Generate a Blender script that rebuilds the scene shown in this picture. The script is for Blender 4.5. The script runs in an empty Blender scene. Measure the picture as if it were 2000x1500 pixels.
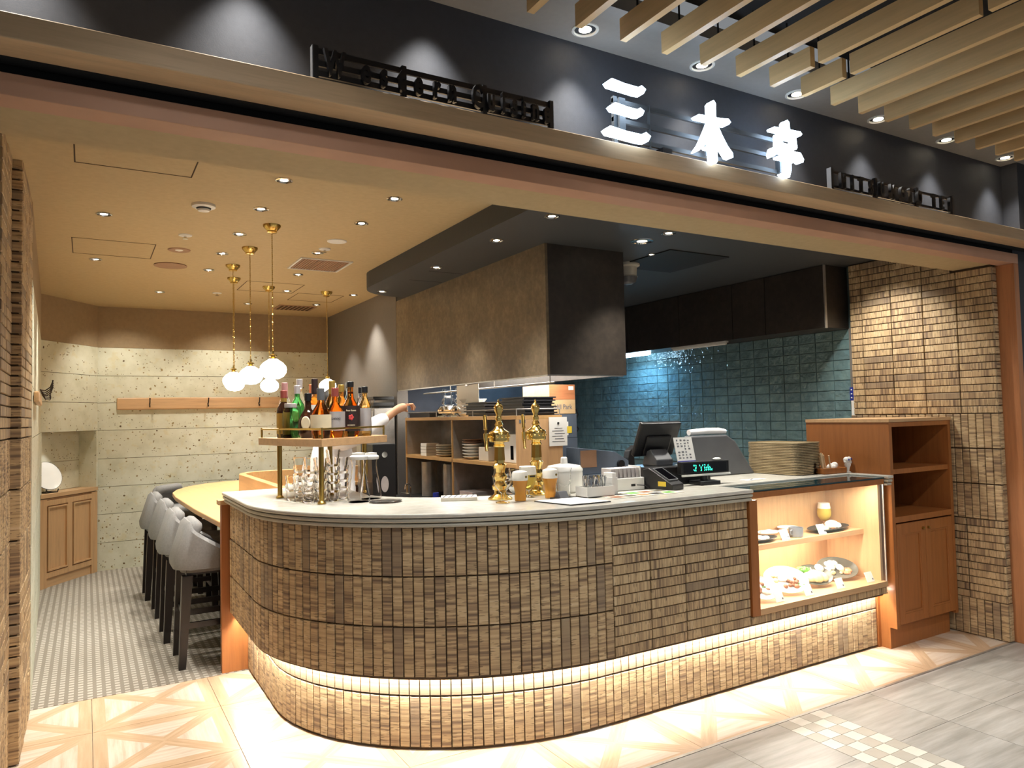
import bpy, math, random
from math import sin, cos, pi, radians, sqrt
from mathutils import Vector, Matrix, Euler
random.seed(7)
sc = bpy.context.scene
col = sc.collection
# ------------------------------------------------------------------ camera, world, exposure
cd = bpy.data.cameras.new('camera'); cam = bpy.data.objects.new('camera', cd); col.objects.link(cam)
sc.camera = cam
F_PX, YAW, PITCH, ROLL = 1422.036, 0.529775, 0.0417488, -0.0219244
cd.sensor_fit = 'HORIZONTAL'; cd.sensor_width = 36.0; cd.lens = 36.0 * F_PX / 2000.0
cd.clip_start = 0.05; cd.clip_end = 100
fw = Vector((sin(YAW) * cos(PITCH), cos(YAW) * cos(PITCH), sin(PITCH)))
rt = Vector((cos(YAW), -sin(YAW), 0)); up = rt.cross(fw)
r2 = cos(ROLL) * rt + sin(ROLL) * up; u2 = -sin(ROLL) * rt + cos(ROLL) * up
cam.matrix_world = Matrix(((r2.x, u2.x, -fw.x, 0), (r2.y, u2.y, -fw.y, 0), (r2.z, u2.z, -fw.z, 1.5), (0, 0, 0, 1)))
w = bpy.data.worlds.new('world'); sc.world = w; w.use_nodes = True
w.node_tree.nodes['Background'].inputs['Color'].default_value = (0.9, 0.95, 1.0, 1)
w.node_tree.nodes['Background'].inputs['Strength'].default_value = 0.24
vs = sc.view_settings
vs.view_transform = 'Standard'; vs.look = 'None'; vs.exposure = 0.0; vs.gamma = 1.0; vs.use_curve_mapping = False
try:
    sc.cycles.use_denoising = True
    sc.cycles.max_bounces = 28; sc.cycles.transmission_bounces = 28; sc.cycles.diffuse_bounces = 6; sc.cycles.glossy_bounces = 6; sc.cycles.transparent_max_bounces = 12
    sc.cycles.sample_clamp_indirect = 6.0
    sc.cycles.caustics_reflective = False; sc.cycles.caustics_refractive = False
except Exception:
    pass
WARM = (1.0, 0.86, 0.66); NEUT = (1.0, 0.93, 0.82); COOL = (0.95, 0.97, 1.0)

def spot(x, y, z, p, ang=70, blend=0.6, c=NEUT, tx=None, ty=None, tz=0.0, r=0.03):
    d = bpy.data.lights.new('spot_lamp', 'SPOT'); d.energy = p; d.color = c
    d.spot_size = radians(ang); d.spot_blend = blend; d.shadow_soft_size = r
    o = bpy.data.objects.new('spot_lamp', d); col.objects.link(o); o.location = (x, y, z)
    v = Vector(((x if tx is None else tx) - x, (y if ty is None else ty) - y, tz - z))
    o.rotation_euler = v.to_track_quat('-Z', 'Y').to_euler()
    return o

def area(x, y, z, sx, sy, p, c=NEUT, rot=(0, 0, 0)):
    d = bpy.data.lights.new('area_lamp', 'AREA'); d.shape = 'RECTANGLE'; d.size = sx; d.size_y = sy
    d.energy = p; d.color = c
    o = bpy.data.objects.new('area_lamp', d); col.objects.link(o); o.location = (x, y, z); o.rotation_euler = rot
    return o

def s2l(v):
    v /= 255.0
    return v / 12.92 if v <= 0.04045 else ((v + 0.055) / 1.055) ** 2.4
def C(r, g, b): return (s2l(r), s2l(g), s2l(b), 1.0)

# wall-washers of the mall passage
MALL_X = [-0.84, -0.20, 0.43, 1.055, 1.685, 2.312, 2.932, 3.571, 4.205, 4.843]
for i, x in enumerate(MALL_X):
    spot(x, 2.235, 2.985, 44 if x < 2 else 30, 78, 1.0, (1.0, 0.97, 0.92), tx=x, ty=2.262, tz=0, r=0.02)
for i, x in enumerate([0.4, 2.0, 3.6, 5.2]):                    # further lamps of the passage, over and behind the visitor
    spot(x, 0.9, 2.97, 48, 158, 0.6, (1.0, 0.97, 0.93), r=0.05)
    spot(x, -0.9, 2.97, 60, 158, 0.6, (1.0, 0.97, 0.93), r=0.05)
# dining room downlights
CEIL = 2.706
ROOM_D = [(.087, 4.76), (.862, 4.268), (.856, 4.91), (.845, 5.54), (.844, 6.19), (.059, 6.106), (.587, 7.42),
          (1.473, 4.32), (1.452, 5.24), (1.524, 6.096), (1.624, 6.92), (2.262, 6.907), (2.102, 7.649), (1.443, 7.84), (1.076, 6.75)]
for i, (x, y) in enumerate(ROOM_D):
    spot(x, y, CEIL - .012, 86, 84, 0.7, (1.0, 0.955, 0.86), r=0.03)
for x, y in [(.35, 7.9), (1.3, 8.0)]:
    spot(x, y, CEIL - .012, 40, 100, 0.8, (1.0, 0.94, 0.8), tx=x, ty=8.6, tz=1.2)
KIT_D = [(2.189, 3.268), (2.182, 3.875), (2.184, 4.776), (2.18, 5.887), (3.038, 3.274), (3.028, 3.507), (3.347, 3.78)]
for i, (x, y) in enumerate(KIT_D):
    if i < 4: spot(x, y, 2.562, (60, 62, 62, 40)[i], 66, 0.8, (1.0, 0.95, 0.87), tx=x + .0, ty=y, tz=0)
    elif i < 6: spot(x, y, 2.562, 70, 84, 0.7, (1.0, 0.95, 0.85))
# accent spots that graze the counter front and the right-hand pillar
FRONT_D = [(.86, 3.20), (1.47, 3.20), (.86, 3.70), (1.47, 3.75)]
for x, y in FRONT_D: spot(x, y, CEIL - .012, 58 if y < 3.5 else 56, 112, 0.8, (1.0, 0.96, 0.89))
spot(4.45, 3.14, 2.56, 66, 88, 0.8, (1.0, 0.95, 0.86), tx=4.98, ty=3.08, tz=1.55)
for x, y in ((3.9, 3.25), (4.1, 4.6), (4.1, 5.9), (3.3, 5.3), (3.3, 6.6)): spot(x, y, 2.56, 85 if y < 4 else 58, 105, 0.8, (1.0, 0.95, 0.86))  # unseen kitchen spots added to brighten the teal wall and worktop
area(2.8, 5.0, 1.86, .35, 2.2, 45, (1.0, 0.95, 0.86))
# ------------------------------------------------------------------ node helpers, materials
MATS = {}
class N:
    def __init__(s, name):
        s.m = bpy.data.materials.new(name); s.m.use_nodes = True; s.t = s.m.node_tree
        s.b = s.t.nodes['Principled BSDF']
    def n(s, typ, **kw):
        o = s.t.nodes.new(typ)
        for k, v in kw.items():
            if k in ('operation', 'blend_type', 'noise_dimensions', 'feature', 'wave_type', 'bands_direction', 'data_type', 'voronoi_dimensions'): setattr(o, k, v)
            else: s.put(o.inputs[k.replace('_', ' ') if k.replace('_', ' ') in o.inputs else k], v)
        return o
    def put(s, inp, v):
        if hasattr(v, 'default_value') and hasattr(v, 'is_output'): s.t.links.new(v, inp)
        else: inp.default_value = v
    def math(s, op, a, b=None, c=None):
        o = s.t.nodes.new('ShaderNodeMath'); o.operation = op
        s.put(o.inputs[0], a)
        if b is not None: s.put(o.inputs[1], b)
        if c is not None: s.put(o.inputs[2], c)
        return o.outputs[0]
    def mix(s, f, a, b, bt='MIX'):
        o = s.t.nodes.new('ShaderNodeMix'); o.data_type = 'RGBA'; o.blend_type = bt
        s.put(o.inputs[0], f); s.put(o.inputs[6], a); s.put(o.inputs[7], b)
        return o.outputs[2]
    def ramp(s, f, stops, interp='LINEAR'):
        o = s.t.nodes.new('ShaderNodeValToRGB'); e = o.color_ramp.elements; o.color_ramp.interpolation = interp
        while len(e) < len(stops): e.new(0.5)
        for k, (p, c) in enumerate(stops): e[k].position = p; e[k].color = c
        s.put(o.inputs[0], f); return o.outputs[0]
    def coord(s, kind='Object'): return s.t.nodes.new('ShaderNodeTexCoord').outputs[kind]
    def scale(s, v, sc_, loc=(0, 0, 0)):
        o = s.t.nodes.new('ShaderNodeMapping'); s.put(o.inputs[0], v); o.inputs['Scale'].default_value = sc_
        s.put(o.inputs['Location'], loc); return o.outputs[0]
    def noise(s, v, sca, det=2.0, rough=0.5):
        o = s.t.nodes.new('ShaderNodeTexNoise'); s.put(o.inputs['Vector'], v); o.inputs['Scale'].default_value = sca
        o.inputs['Detail'].default_value = det; o.inputs['Roughness'].default_value = rough; return o.outputs[0]
    def xyz(s, v):
        o = s.t.nodes.new('ShaderNodeSeparateXYZ'); s.put(o.inputs[0], v); return o.outputs
    def comb(s, x, y, z):
        o = s.t.nodes.new('ShaderNodeCombineXYZ'); s.put(o.inputs[0], x); s.put(o.inputs[1], y); s.put(o.inputs[2], z); return o.outputs[0]
    def rnd(s): return s.t.nodes.new('ShaderNodeObjectInfo').outputs['Random']
    def base(s, c): s.put(s.b.inputs['Base Color'], c)
    def bump(s, h, strength=0.3, dist=0.01):
        o = s.t.nodes.new('ShaderNodeBump'); s.put(o.inputs['Height'], h); o.inputs['Strength'].default_value = strength
        o.inputs['Distance'].default_value = dist; s.t.links.new(o.outputs[0], s.b.inputs['Normal'])
    def set(s, **kw):
        for k, v in kw.items(): s.put(s.b.inputs[k.replace('_', ' ')], v)
        return s

def plain(name, c, rough=0.5, metal=0.0, var=0.06, spec=0.5, nsc=8.0, bump=0.0):
    m = N(name); v = m.coord()
    nz = m.noise(v, nsc, 3)
    dark = tuple(x * (1 - var * 2) for x in c[:3]) + (1,); lite = tuple(min(1, x * (1 + var)) for x in c[:3]) + (1,)
    m.base(m.ramp(nz, [(0.3, dark), (0.7, lite)])); m.set(Roughness=rough, Metallic=metal)
    m.b.inputs['Specular IOR Level'].default_value = spec
    if bump: m.bump(m.noise(v, nsc * 6, 2), bump, 0.002)
    return m.m

def wood(name, c, axis='X', rough=0.4, var=0.16, sca=1.0, world=False):
    m = N(name); v = m.coord('Object')
    k = {'X': (1.2, 18, 18), 'Y': (18, 1.2, 18), 'Z': (18, 18, 1.2)}[axis]
    off = m.comb(m.math('MULTIPLY', m.rnd(), 13.0), m.math('MULTIPLY', m.rnd(), 7.0), 0.0)
    vv = m.scale(v, tuple(x * sca for x in k), off)
    nz = m.noise(vv, 2.0, 5, 0.6); fine = m.noise(m.scale(v, tuple(x * sca * 5 for x in k)), 2.0, 2)
    f = m.math('ADD', m.math('MULTIPLY', nz, 0.75), m.math('MULTIPLY', fine, 0.25))
    d = tuple(x * (1 - var * 1.6) for x in c[:3]) + (1,); l = tuple(min(1, x * (1 + var)) for x in c[:3]) + (1,)
    m.base(m.ramp(f, [(0.32, d), (0.5, c), (0.7, l)])); m.set(Roughness=rough)
    m.bump(f, 0.05, 0.002)
    return m.m

def emit(name, c, st):
    m = N(name); m.base((c[0] * .8, c[1] * .8, c[2] * .8, 1)); m.set(Roughness=0.5)
    m.b.inputs['Emission Color'].default_value = c if len(c) == 4 else (*c, 1); m.b.inputs['Emission Strength'].default_value = st
    return m.m

def glass(name, c, rough=0.0, ior=1.45, trans=1.0):
    m = N(name); m.base(c); m.set(Roughness=rough, IOR=ior)
    m.b.inputs['Transmission Weight'].default_value = trans
    return m.m

def brick_mat():
    m = N('banded_tile'); v = m.coord(); x, y, z = m.xyz(v)
    r = m.rnd(); r2 = m.math('FRACT', m.math('MULTIPLY', r, 17.31)); r3 = m.math('FRACT', m.math('MULTIPLY', r, 91.7))
    off = m.math('MULTIPLY', r, 40.0)
    zz = m.math('ADD', z, off)
    band = m.noise(m.comb(0.0, 0.0, zz), 62.0, 1.0, 0.6)
    broad = m.noise(m.comb(0.3, 0.0, zz), 16.0, 0.0)
    ridge = m.noise(m.comb(m.math('MULTIPLY', x, 0.12), 0.0, zz), 150.0, 1.0, 0.7)
    tone = m.math('ADD', m.math('MULTIPLY', band, 0.66), m.math('MULTIPLY', broad, 0.34))
    tone = m.math('ADD', tone, m.math('MULTIPLY', m.math('SUBTRACT', r2, 0.5), 0.10))
    cc = m.ramp(tone, [(0.34, C(112, 92, 74)), (0.43, C(150, 126, 97)), (0.50, C(182, 156, 119)), (0.60, C(200, 175, 135)), (0.72, C(212, 192, 158))])
    dk = m.math('GREATER_THAN', r3, 0.93)
    cc = m.mix(m.math('MULTIPLY', dk, 0.6), cc, C(122, 106, 90))
    line = m.math('LESS_THAN', ridge, 0.40)
    lines_zone = m.math('GREATER_THAN', broad, 0.48)
    lz = m.math('MULTIPLY', m.math('MULTIPLY', line, lines_zone), m.math('MULTIPLY', m.math('SUBTRACT', 1.0, dk), 0.6))
    cc = m.mix(lz, cc, C(84, 66, 48))
    m.base(cc); m.set(Roughness=0.55)
    m.bump(ridge, 0.35, 0.003)
    return m.m

def parquet_mat():
    m = N('parquet_print'); v = m.coord(); x, y, z = m.xyz(v)
    ax = m.math('ABSOLUTE', x); ay = m.math('ABSOLUTE', y)
    S = 0.2875
    diag = m.math('LESS_THAN', m.math('ABSOLUTE', m.math('SUBTRACT', ax, ay)), 0.052)
    edge = m.math('GREATER_THAN', m.math('MAXIMUM', ax, ay), S - 0.055)
    horiz = m.math('GREATER_THAN', ax, ay)
    r = m.rnd()
    def grain(vec, seed):
        g = m.noise(m.scale(vec, (3, 40, 1), m.comb(m.math('MULTIPLY', r, 31.0 + seed), seed * 3.1, 0.0)), 1.0, 4, 0.6)
        return g
    rotd = m.comb(m.math('ADD', x, m.math('MULTIPLY', y, m.math('SIGN', m.math('MULTIPLY', x, y)))), m.math('SUBTRACT', ax, ay), 0.0)
    g_d = grain(rotd, 1.0)
    g_x = grain(m.comb(x, y, 0.0), 2.0); g_y = grain(m.comb(y, x, 0.0), 5.0)
    strip = lambda g: m.ramp(g, [(0.3, C(190, 158, 124)), (0.55, C(205, 175, 143)), (0.75, C(216, 190, 160))])
    lite = lambda g: m.ramp(g, [(0.3, C(202, 178, 154)), (0.5, C(217, 200, 181)), (0.75, C(226, 215, 202))])
    tri = m.mix(horiz, lite(g_x), lite(g_y))
    edg = m.mix(horiz, strip(g_x), strip(g_y))
    cc = m.mix(edge, tri, edg); cc = m.mix(m.math('MULTIPLY', diag, m.math('SUBTRACT', 1.0, m.math('MULTIPLY', edge, 0.5))), cc, strip(g_d))
    m.base(cc); m.set(Roughness=0.32)
    return m.m

def carpet_mat():
    m = N('carpet_weave'); v = m.coord('Object'); x, y, z = m.xyz(v)
    # columns 0.088 wide; light dashes across
    cx = m.math('FRACT', m.math('DIVIDE', x, 0.0455)); cy = m.math('FRACT', m.math('DIVIDE', y, 0.046))
    dx = m.math('LESS_THAN', m.math('ABSOLUTE', m.math('SUBTRACT', cx, 0.5)), 0.28)
    dy = m.math('LESS_THAN', m.math('ABSOLUTE', m.math('SUBTRACT', cy, 0.5)), 0.29)
    nz = m.noise(v, 55.0, 2)
    mask = m.math('MULTIPLY', m.math('MULTIPLY', dx, dy), m.math('ADD', 0.55, m.math('MULTIPLY', nz, 0.6)))
    cc = m.mix(mask, C(128, 122, 112), C(184, 178, 168))
    cc = m.mix(m.math('MULTIPLY', m.noise(v, 1.4, 3), 0.35), cc, C(136, 126, 112))
    m.base(cc); m.set(Roughness=0.95); m.b.inputs['Specular IOR Level'].default_value = 0.1
    m.bump(nz, 0.4, 0.004)
    return m.m

def stone_mat():
    m = N('oya_stone'); v = m.coord('Object')
    vv = m.scale(v, (1, 1, 1), m.comb(m.math('MULTIPLY', m.rnd(), 19.0), 0.0, m.math('MULTIPLY', m.rnd(), 11.0)))
    cloud = m.noise(vv, 5.0, 4, 0.6)
    cc = m.ramp(cloud, [(0.3, C(198, 198, 176)), (0.5, C(212, 212, 192)), (0.7, C(220, 221, 204))])
    yel = m.ramp(m.noise(vv, 13.0, 3), [(0.60, (0, 0, 0, 1)), (0.70, (1, 1, 1, 1))])
    cc = m.mix(m.math('MULTIPLY', yel, 0.3), cc, C(206, 190, 128))
    def spots(scale, thr, colr, cc, amt):
        o = m.t.nodes.new('ShaderNodeTexVoronoi'); o.inputs['Scale'].default_value = scale; m.put(o.inputs['Vector'], m.mix(0.04, vv, m.t.nodes.new('ShaderNodeTexNoise').outputs[1]))
        pick = m.math('GREATER_THAN', m.xyz(o.outputs['Color'])[0], amt)
        size = m.math('MULTIPLY', m.xyz(o.outputs['Color'])[1], thr)
        k = m.math('MULTIPLY', m.math('LESS_THAN', o.outputs['Distance'], size), pick)
        return m.mix(k, cc, colr)
    cc = spots(30.0, 0.34, C(150, 132, 92), cc, 0.82)
    cc = spots(60.0, 0.40, C(128, 120, 92), cc, 0.78)
    cc = spots(15.0, 0.17, C(104, 88, 62), cc, 0.84)
    m.base(cc); m.set(Roughness=0.75)
    return m.m

def teal_mat():
    m = N('teal_glaze'); v = m.coord('Object')
    vv = m.scale(v, (1, 1, 1), m.comb(m.math('MULTIPLY', m.rnd(), 50.0), 0.0, m.math('MULTIPLY', m.rnd(), 23.0)))
    cl = m.noise(vv, 9.0, 3)
    cc = m.ramp(cl, [(0.3, C(94, 120, 126)), (0.55, C(112, 142, 146)), (0.75, C(132, 160, 160))])
    cc = m.mix(0.25, cc, m.ramp(m.rnd(), [(0, C(88, 112, 124)), (1, C(118, 146, 144))]))
    m.base(cc); m.set(Roughness=0.09)
    m.bump(m.noise(vv, 20.0, 2), 0.8, 0.02)
    return m.m

def slab_mat():                                     # grey porcelain plank of the passage
    m = N('grey_porcelain'); v = m.coord('Object')
    vv = m.scale(v, (2.2, 22, 1), m.comb(m.math('MULTIPLY', m.rnd(), 30.0), m.math('MULTIPLY', m.rnd(), 9.0), 0.0))
    nz = m.noise(vv, 1.0, 4, 0.6)
    cc = m.ramp(nz, [(0.3, C(150, 148, 142)), (0.5, C(172, 170, 165)), (0.7, C(190, 188, 184))])
    m.base(cc); m.set(Roughness=0.3)
    return m.m

def mottled(name, c1, c2, c3, sca=3.0, rough=0.35, metal=0.0):
    m = N(name); v = m.coord('Object')
    a = m.noise(v, sca, 5, 0.65); b = m.noise(v, sca * 9, 3, 0.6)
    f = m.math('ADD', m.math('MULTIPLY', a, 0.55), m.math('MULTIPLY', b, 0.45))
    m.base(m.ramp(f, [(0.36, c1), (0.5, c2), (0.64, c3)])); m.set(Roughness=rough, Metallic=metal)
    return m.m

M = {}
M['brick'] = brick_mat(); M['grout'] = plain('grout', C(88, 72, 54), 0.9, nsc=40)
M['parquet'] = parquet_mat(); M['carpet'] = carpet_mat(); M['stone'] = stone_mat(); M['teal'] = teal_mat(); M['slab'] = slab_mat()
M['joint_dark'] = plain('joint_dark', C(96, 88, 72), 0.9); M['teal_grout'] = plain('teal_grout', C(92, 112, 114), 0.8)
M['mosaic_w'] = plain('mosaic_white', C(226, 222, 212), 0.3, var=.04); M['mosaic_g'] = plain('mosaic_grey', C(188, 184, 174), 0.3, var=.04)
M['beige'] = plain('beige_paint', C(184, 164, 126), 0.8, var=.03, nsc=30, bump=.05)
M['beige_wall'] = plain('beige_wallpaper', C(152, 132, 104), 0.85, var=.04, nsc=30, bump=.06)
M['beam_lo'] = plain('beam_pink_beige', C(190, 148, 122), 0.6, var=.03)
M['cornice'] = wood('cornice_oak', C(198, 170, 134), 'X', 0.5, .10)
M['frame_oak'] = wood('frame_oak', C(186, 142, 104), 'X', 0.5, .08)
M['jamb'] = wood('jamb_oak', C(178, 120, 78), 'Z', 0.5, .12)
M['fascia'] = plain('fascia_charcoal', C(56, 58, 64), 0.7, var=.04, nsc=50, bump=.1)
M['black'] = plain('black_matt', C(14, 14, 15), 0.6, var=.05); M['void'] = plain('dark_void', C(10, 10, 12), 0.9)
M['mall_ceiling'] = plain('mall_ceiling_grey', C(142, 140, 138), 0.85, var=.02, nsc=40)
M['slat'] = wood('slat_oak', C(214, 180, 128), 'Y', 0.45, .08)
M['soffit'] = plain('soffit_charcoal', C(60, 63, 66), 0.55, var=.03, nsc=40); M['soffit_side'] = plain('soffit_brown', C(70, 62, 50), 0.7, var=.03)
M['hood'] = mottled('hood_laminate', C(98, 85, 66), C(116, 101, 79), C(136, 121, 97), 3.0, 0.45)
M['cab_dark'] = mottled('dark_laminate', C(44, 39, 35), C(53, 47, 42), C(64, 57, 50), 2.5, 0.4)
M['greywall'] = plain('grey_wall', C(116, 110, 104), 0.6, var=.03, nsc=60)
M['steel'] = mottled('brushed_steel', C(156, 153, 148), C(176, 173, 168), C(194, 192, 188), 1.5, 0.3, 0.55)
M['steel_wall'] = plain('steel_wall', C(120, 122, 132), 0.4, 0.3, .05)
M['oak'] = wood('oak_light', C(200, 162, 120), 'X', 0.38, .10); M['oak_z'] = wood('oak_light_z', C(200, 160, 116), 'Z', 0.38, .10)
M['oak_y'] = wood('oak_light_y', C(206, 164, 112), 'Y', 0.35, .09)
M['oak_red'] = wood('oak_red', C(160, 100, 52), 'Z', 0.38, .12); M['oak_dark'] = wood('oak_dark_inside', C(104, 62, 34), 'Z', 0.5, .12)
M['shelf_oak'] = wood('shelf_oak', C(190, 150, 98), 'Y', 0.45, .1)
M['worktop'] = mottled('worktop_stone', C(188, 185, 174), C(200, 197, 187), C(210, 208, 200), 2.0, 0.22)
M['worktop_edge'] = plain('worktop_edge', C(180, 175, 160), 0.35, var=.04)
M['brass'] = plain('brass', C(222, 188, 108), 0.2, 1.0, .03); M['brass_old'] = plain('aged_brass', C(176, 146, 78), 0.28, 1.0, .06)
M['gold'] = plain('gold_plate', C(246, 214, 132), 0.16, 1.0, .02)
M['chrome'] = plain('chrome', C(214, 214, 214), 0.08, 1.0, .01); M['iron'] = plain('black_iron', C(44, 34, 28), 0.4, 0.6)
M['fabric'] = plain('grey_fabric', C(128, 127, 126), 0.9, var=.05, nsc=90, bump=.3)
M['leg'] = plain('dark_wood_leg', C(26, 18, 15), 0.35, var=.12)
M['white'] = plain('white_ceramic', C(238, 237, 232), 0.18, var=.02); M['whitep'] = plain('white_plastic', C(226, 226, 222), 0.4, var=.02)
M['paper'] = plain('paper', C(240, 240, 236), 0.8, var=.015); M['offwhite'] = plain('offwhite', C(212, 206, 192), 0.6, var=.03)
M['ink'] = plain('ink', C(40, 40, 44), 0.8); M['ink_soft'] = plain('ink_soft', C(110, 112, 118), 0.8)
M['blackp'] = plain('black_plastic', C(26, 26, 28), 0.35, var=.05); M['screenblk'] = plain('screen_black', C(8, 8, 12), 0.08)
M['greyp'] = plain('grey_plastic', C(90, 92, 96), 0.5); M['bluesteel'] = plain('blue_steel', C(108, 120, 136), 0.35, .4)
M['blue'] = plain('blue_print', C(38, 52, 150), 0.5); M['yellow'] = plain('yellow_print', C(228, 196, 60), 0.5); M['red'] = plain('red_print', C(196, 60, 60), 0.5)
M['orange'] = plain('orange_print', C(222, 132, 92), 0.5); M['skin'] = plain('skin', C(214, 164, 130), 0.5, var=.04)
M['cloth'] = plain('white_cloth', C(230, 230, 232), 0.85, var=.03, nsc=5); M['hair'] = plain('black_hair', C(26, 22, 20), 0.5); M['trouser'] = plain('black_cloth', C(30, 30, 34), 0.9)
M['chop'] = plain('chopstick_pine', C(232, 206, 164), 0.6); M['carton'] = plain('pine_box', C(200, 160, 112), 0.7, var=.1); M['carton_red'] = wood('crate_red_pine', C(190, 122, 80), 'X', 0.7, .15); M['carton_pale'] = wood('crate_pale_pine', C(204, 172, 128), 'X', 0.7, .1)
M['glassgreen'] = glass('green_glass', (0.12, 0.62, 0.20, 1)); M['glassamber'] = glass('amber_spirit', (0.86, 0.36, 0.07, 1))
M['glassgold'] = glass('gold_spirit', (0.93, 0.6, 0.2, 1)); M['glassdark'] = glass('dark_brown_glass', (0.05, 0.02, 0.012, 1), trans=.6); M['glassteal'] = glass('teal_glass', (0.03, 0.12, 0.14, 1), trans=.7)
M['glassred'] = glass('red_spirit', (0.7, 0.12, 0.06, 1)); M['beer_amber'] = glass('amber_beer', (0.9, 0.42, 0.08, 1), ior=1.34, trans=.45); M['beer_gold'] = glass('golden_beer', (0.98, 0.74, 0.14, 1), ior=1.34, trans=.45)
M['foam'] = plain('beer_foam', C(250, 246, 234), 0.7, var=.02, nsc=60)
def thin_glass(name, c, alpha):
    m = N(name); m.base(c); m.set(Roughness=0.03); m.b.inputs['Alpha'].default_value = alpha; return m.m
M['glassclear'] = glass('clear_glass', (1, 1, 1, 1), 0.0, 1.13)
M['pane'] = thin_glass('glass_pane', (0.75, 0.9, 0.85, 1), 0.07); M['pane_edge'] = glass('pane_edge_green', (0.15, 0.4, 0.32, 1), trans=.5)
M['led'] = emit('led_strip', (1.0, 0.96, 0.88, 1), 160.0); M['led_case'] = emit('led_case', (1.0, 0.92, 0.78, 1), 14.0)
M['globe'] = emit('opal_globe', (1.0, 0.95, 0.84, 1), 11.0); M['lamp'] = emit('lamp_disc', (1.0, 0.95, 0.85, 1), 9.0); M['lamp_dim'] = emit('lamp_dim', (1.0, 0.95, 0.85, 1), 1.2)
M['neon'] = emit('sign_white', (0.66, 0.82, 1.0, 1), 11.0); M['tube'] = emit('blue_tube', (0.45, 0.75, 1.0, 1), 26.0); M['vfd'] = emit('green_digits', (0.05, 0.9, 0.6, 1), 2.2)
M['rice'] = plain('rice', C(246, 244, 236), 0.7, nsc=80); M['meat'] = plain('brown_meat', C(150, 92, 56), 0.5, var=.2, nsc=40); M['greens'] = plain('salad_leaf', C(96, 170, 60), 0.5, var=.2, nsc=30)
M['pasta'] = plain('pasta_cream', C(238, 218, 160), 0.5, var=.1, nsc=50); M['bacon'] = plain('bacon', C(226, 150, 110), 0.5, var=.12, nsc=40); M['cream'] = plain('cream_sauce', C(248, 240, 222), 0.4)
M['slate'] = plain('black_plate', C(46, 44, 44), 0.45); M['greyplate'] = plain('grey_plate', C(104, 100, 88), 0.35, var=.1, nsc=30); M['greymug'] = plain('grey_mug', C(120, 124, 130), 0.35)
M['tray'] = mottled('tray_tan', C(150, 132, 100), C(166, 148, 114), C(178, 160, 126), 9, 0.5); M['traydark'] = plain('tray_black', C(34, 34, 38), 0.4)
M['label_cream'] = plain('label_cream', C(226, 212, 180), 0.7); M['label_silver'] = plain('label_silver', C(196, 190, 190), 0.35, .4); M['label_black'] = plain('label_black', C(40, 24, 24), 0.5)
M['foil_red'] = plain('foil_red', C(150, 74, 66), 0.4, .3); M['foil_gold'] = plain('foil_gold', C(200, 164, 84), 0.3, .7); M['foil_orange'] = plain('foil_orange', C(206, 120, 80), 0.4, .3); M['foil_pink'] = plain('foil_pink', C(200, 150, 148), 0.4, .3)
M['grille'] = plain('grille_brown', C(150, 116, 90), 0.6); M['gap'] = plain('dark_brown_matt', C(70, 52, 30), 0.9)  # gap: dark brown of panel joints, vent disc and grille bars

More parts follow.
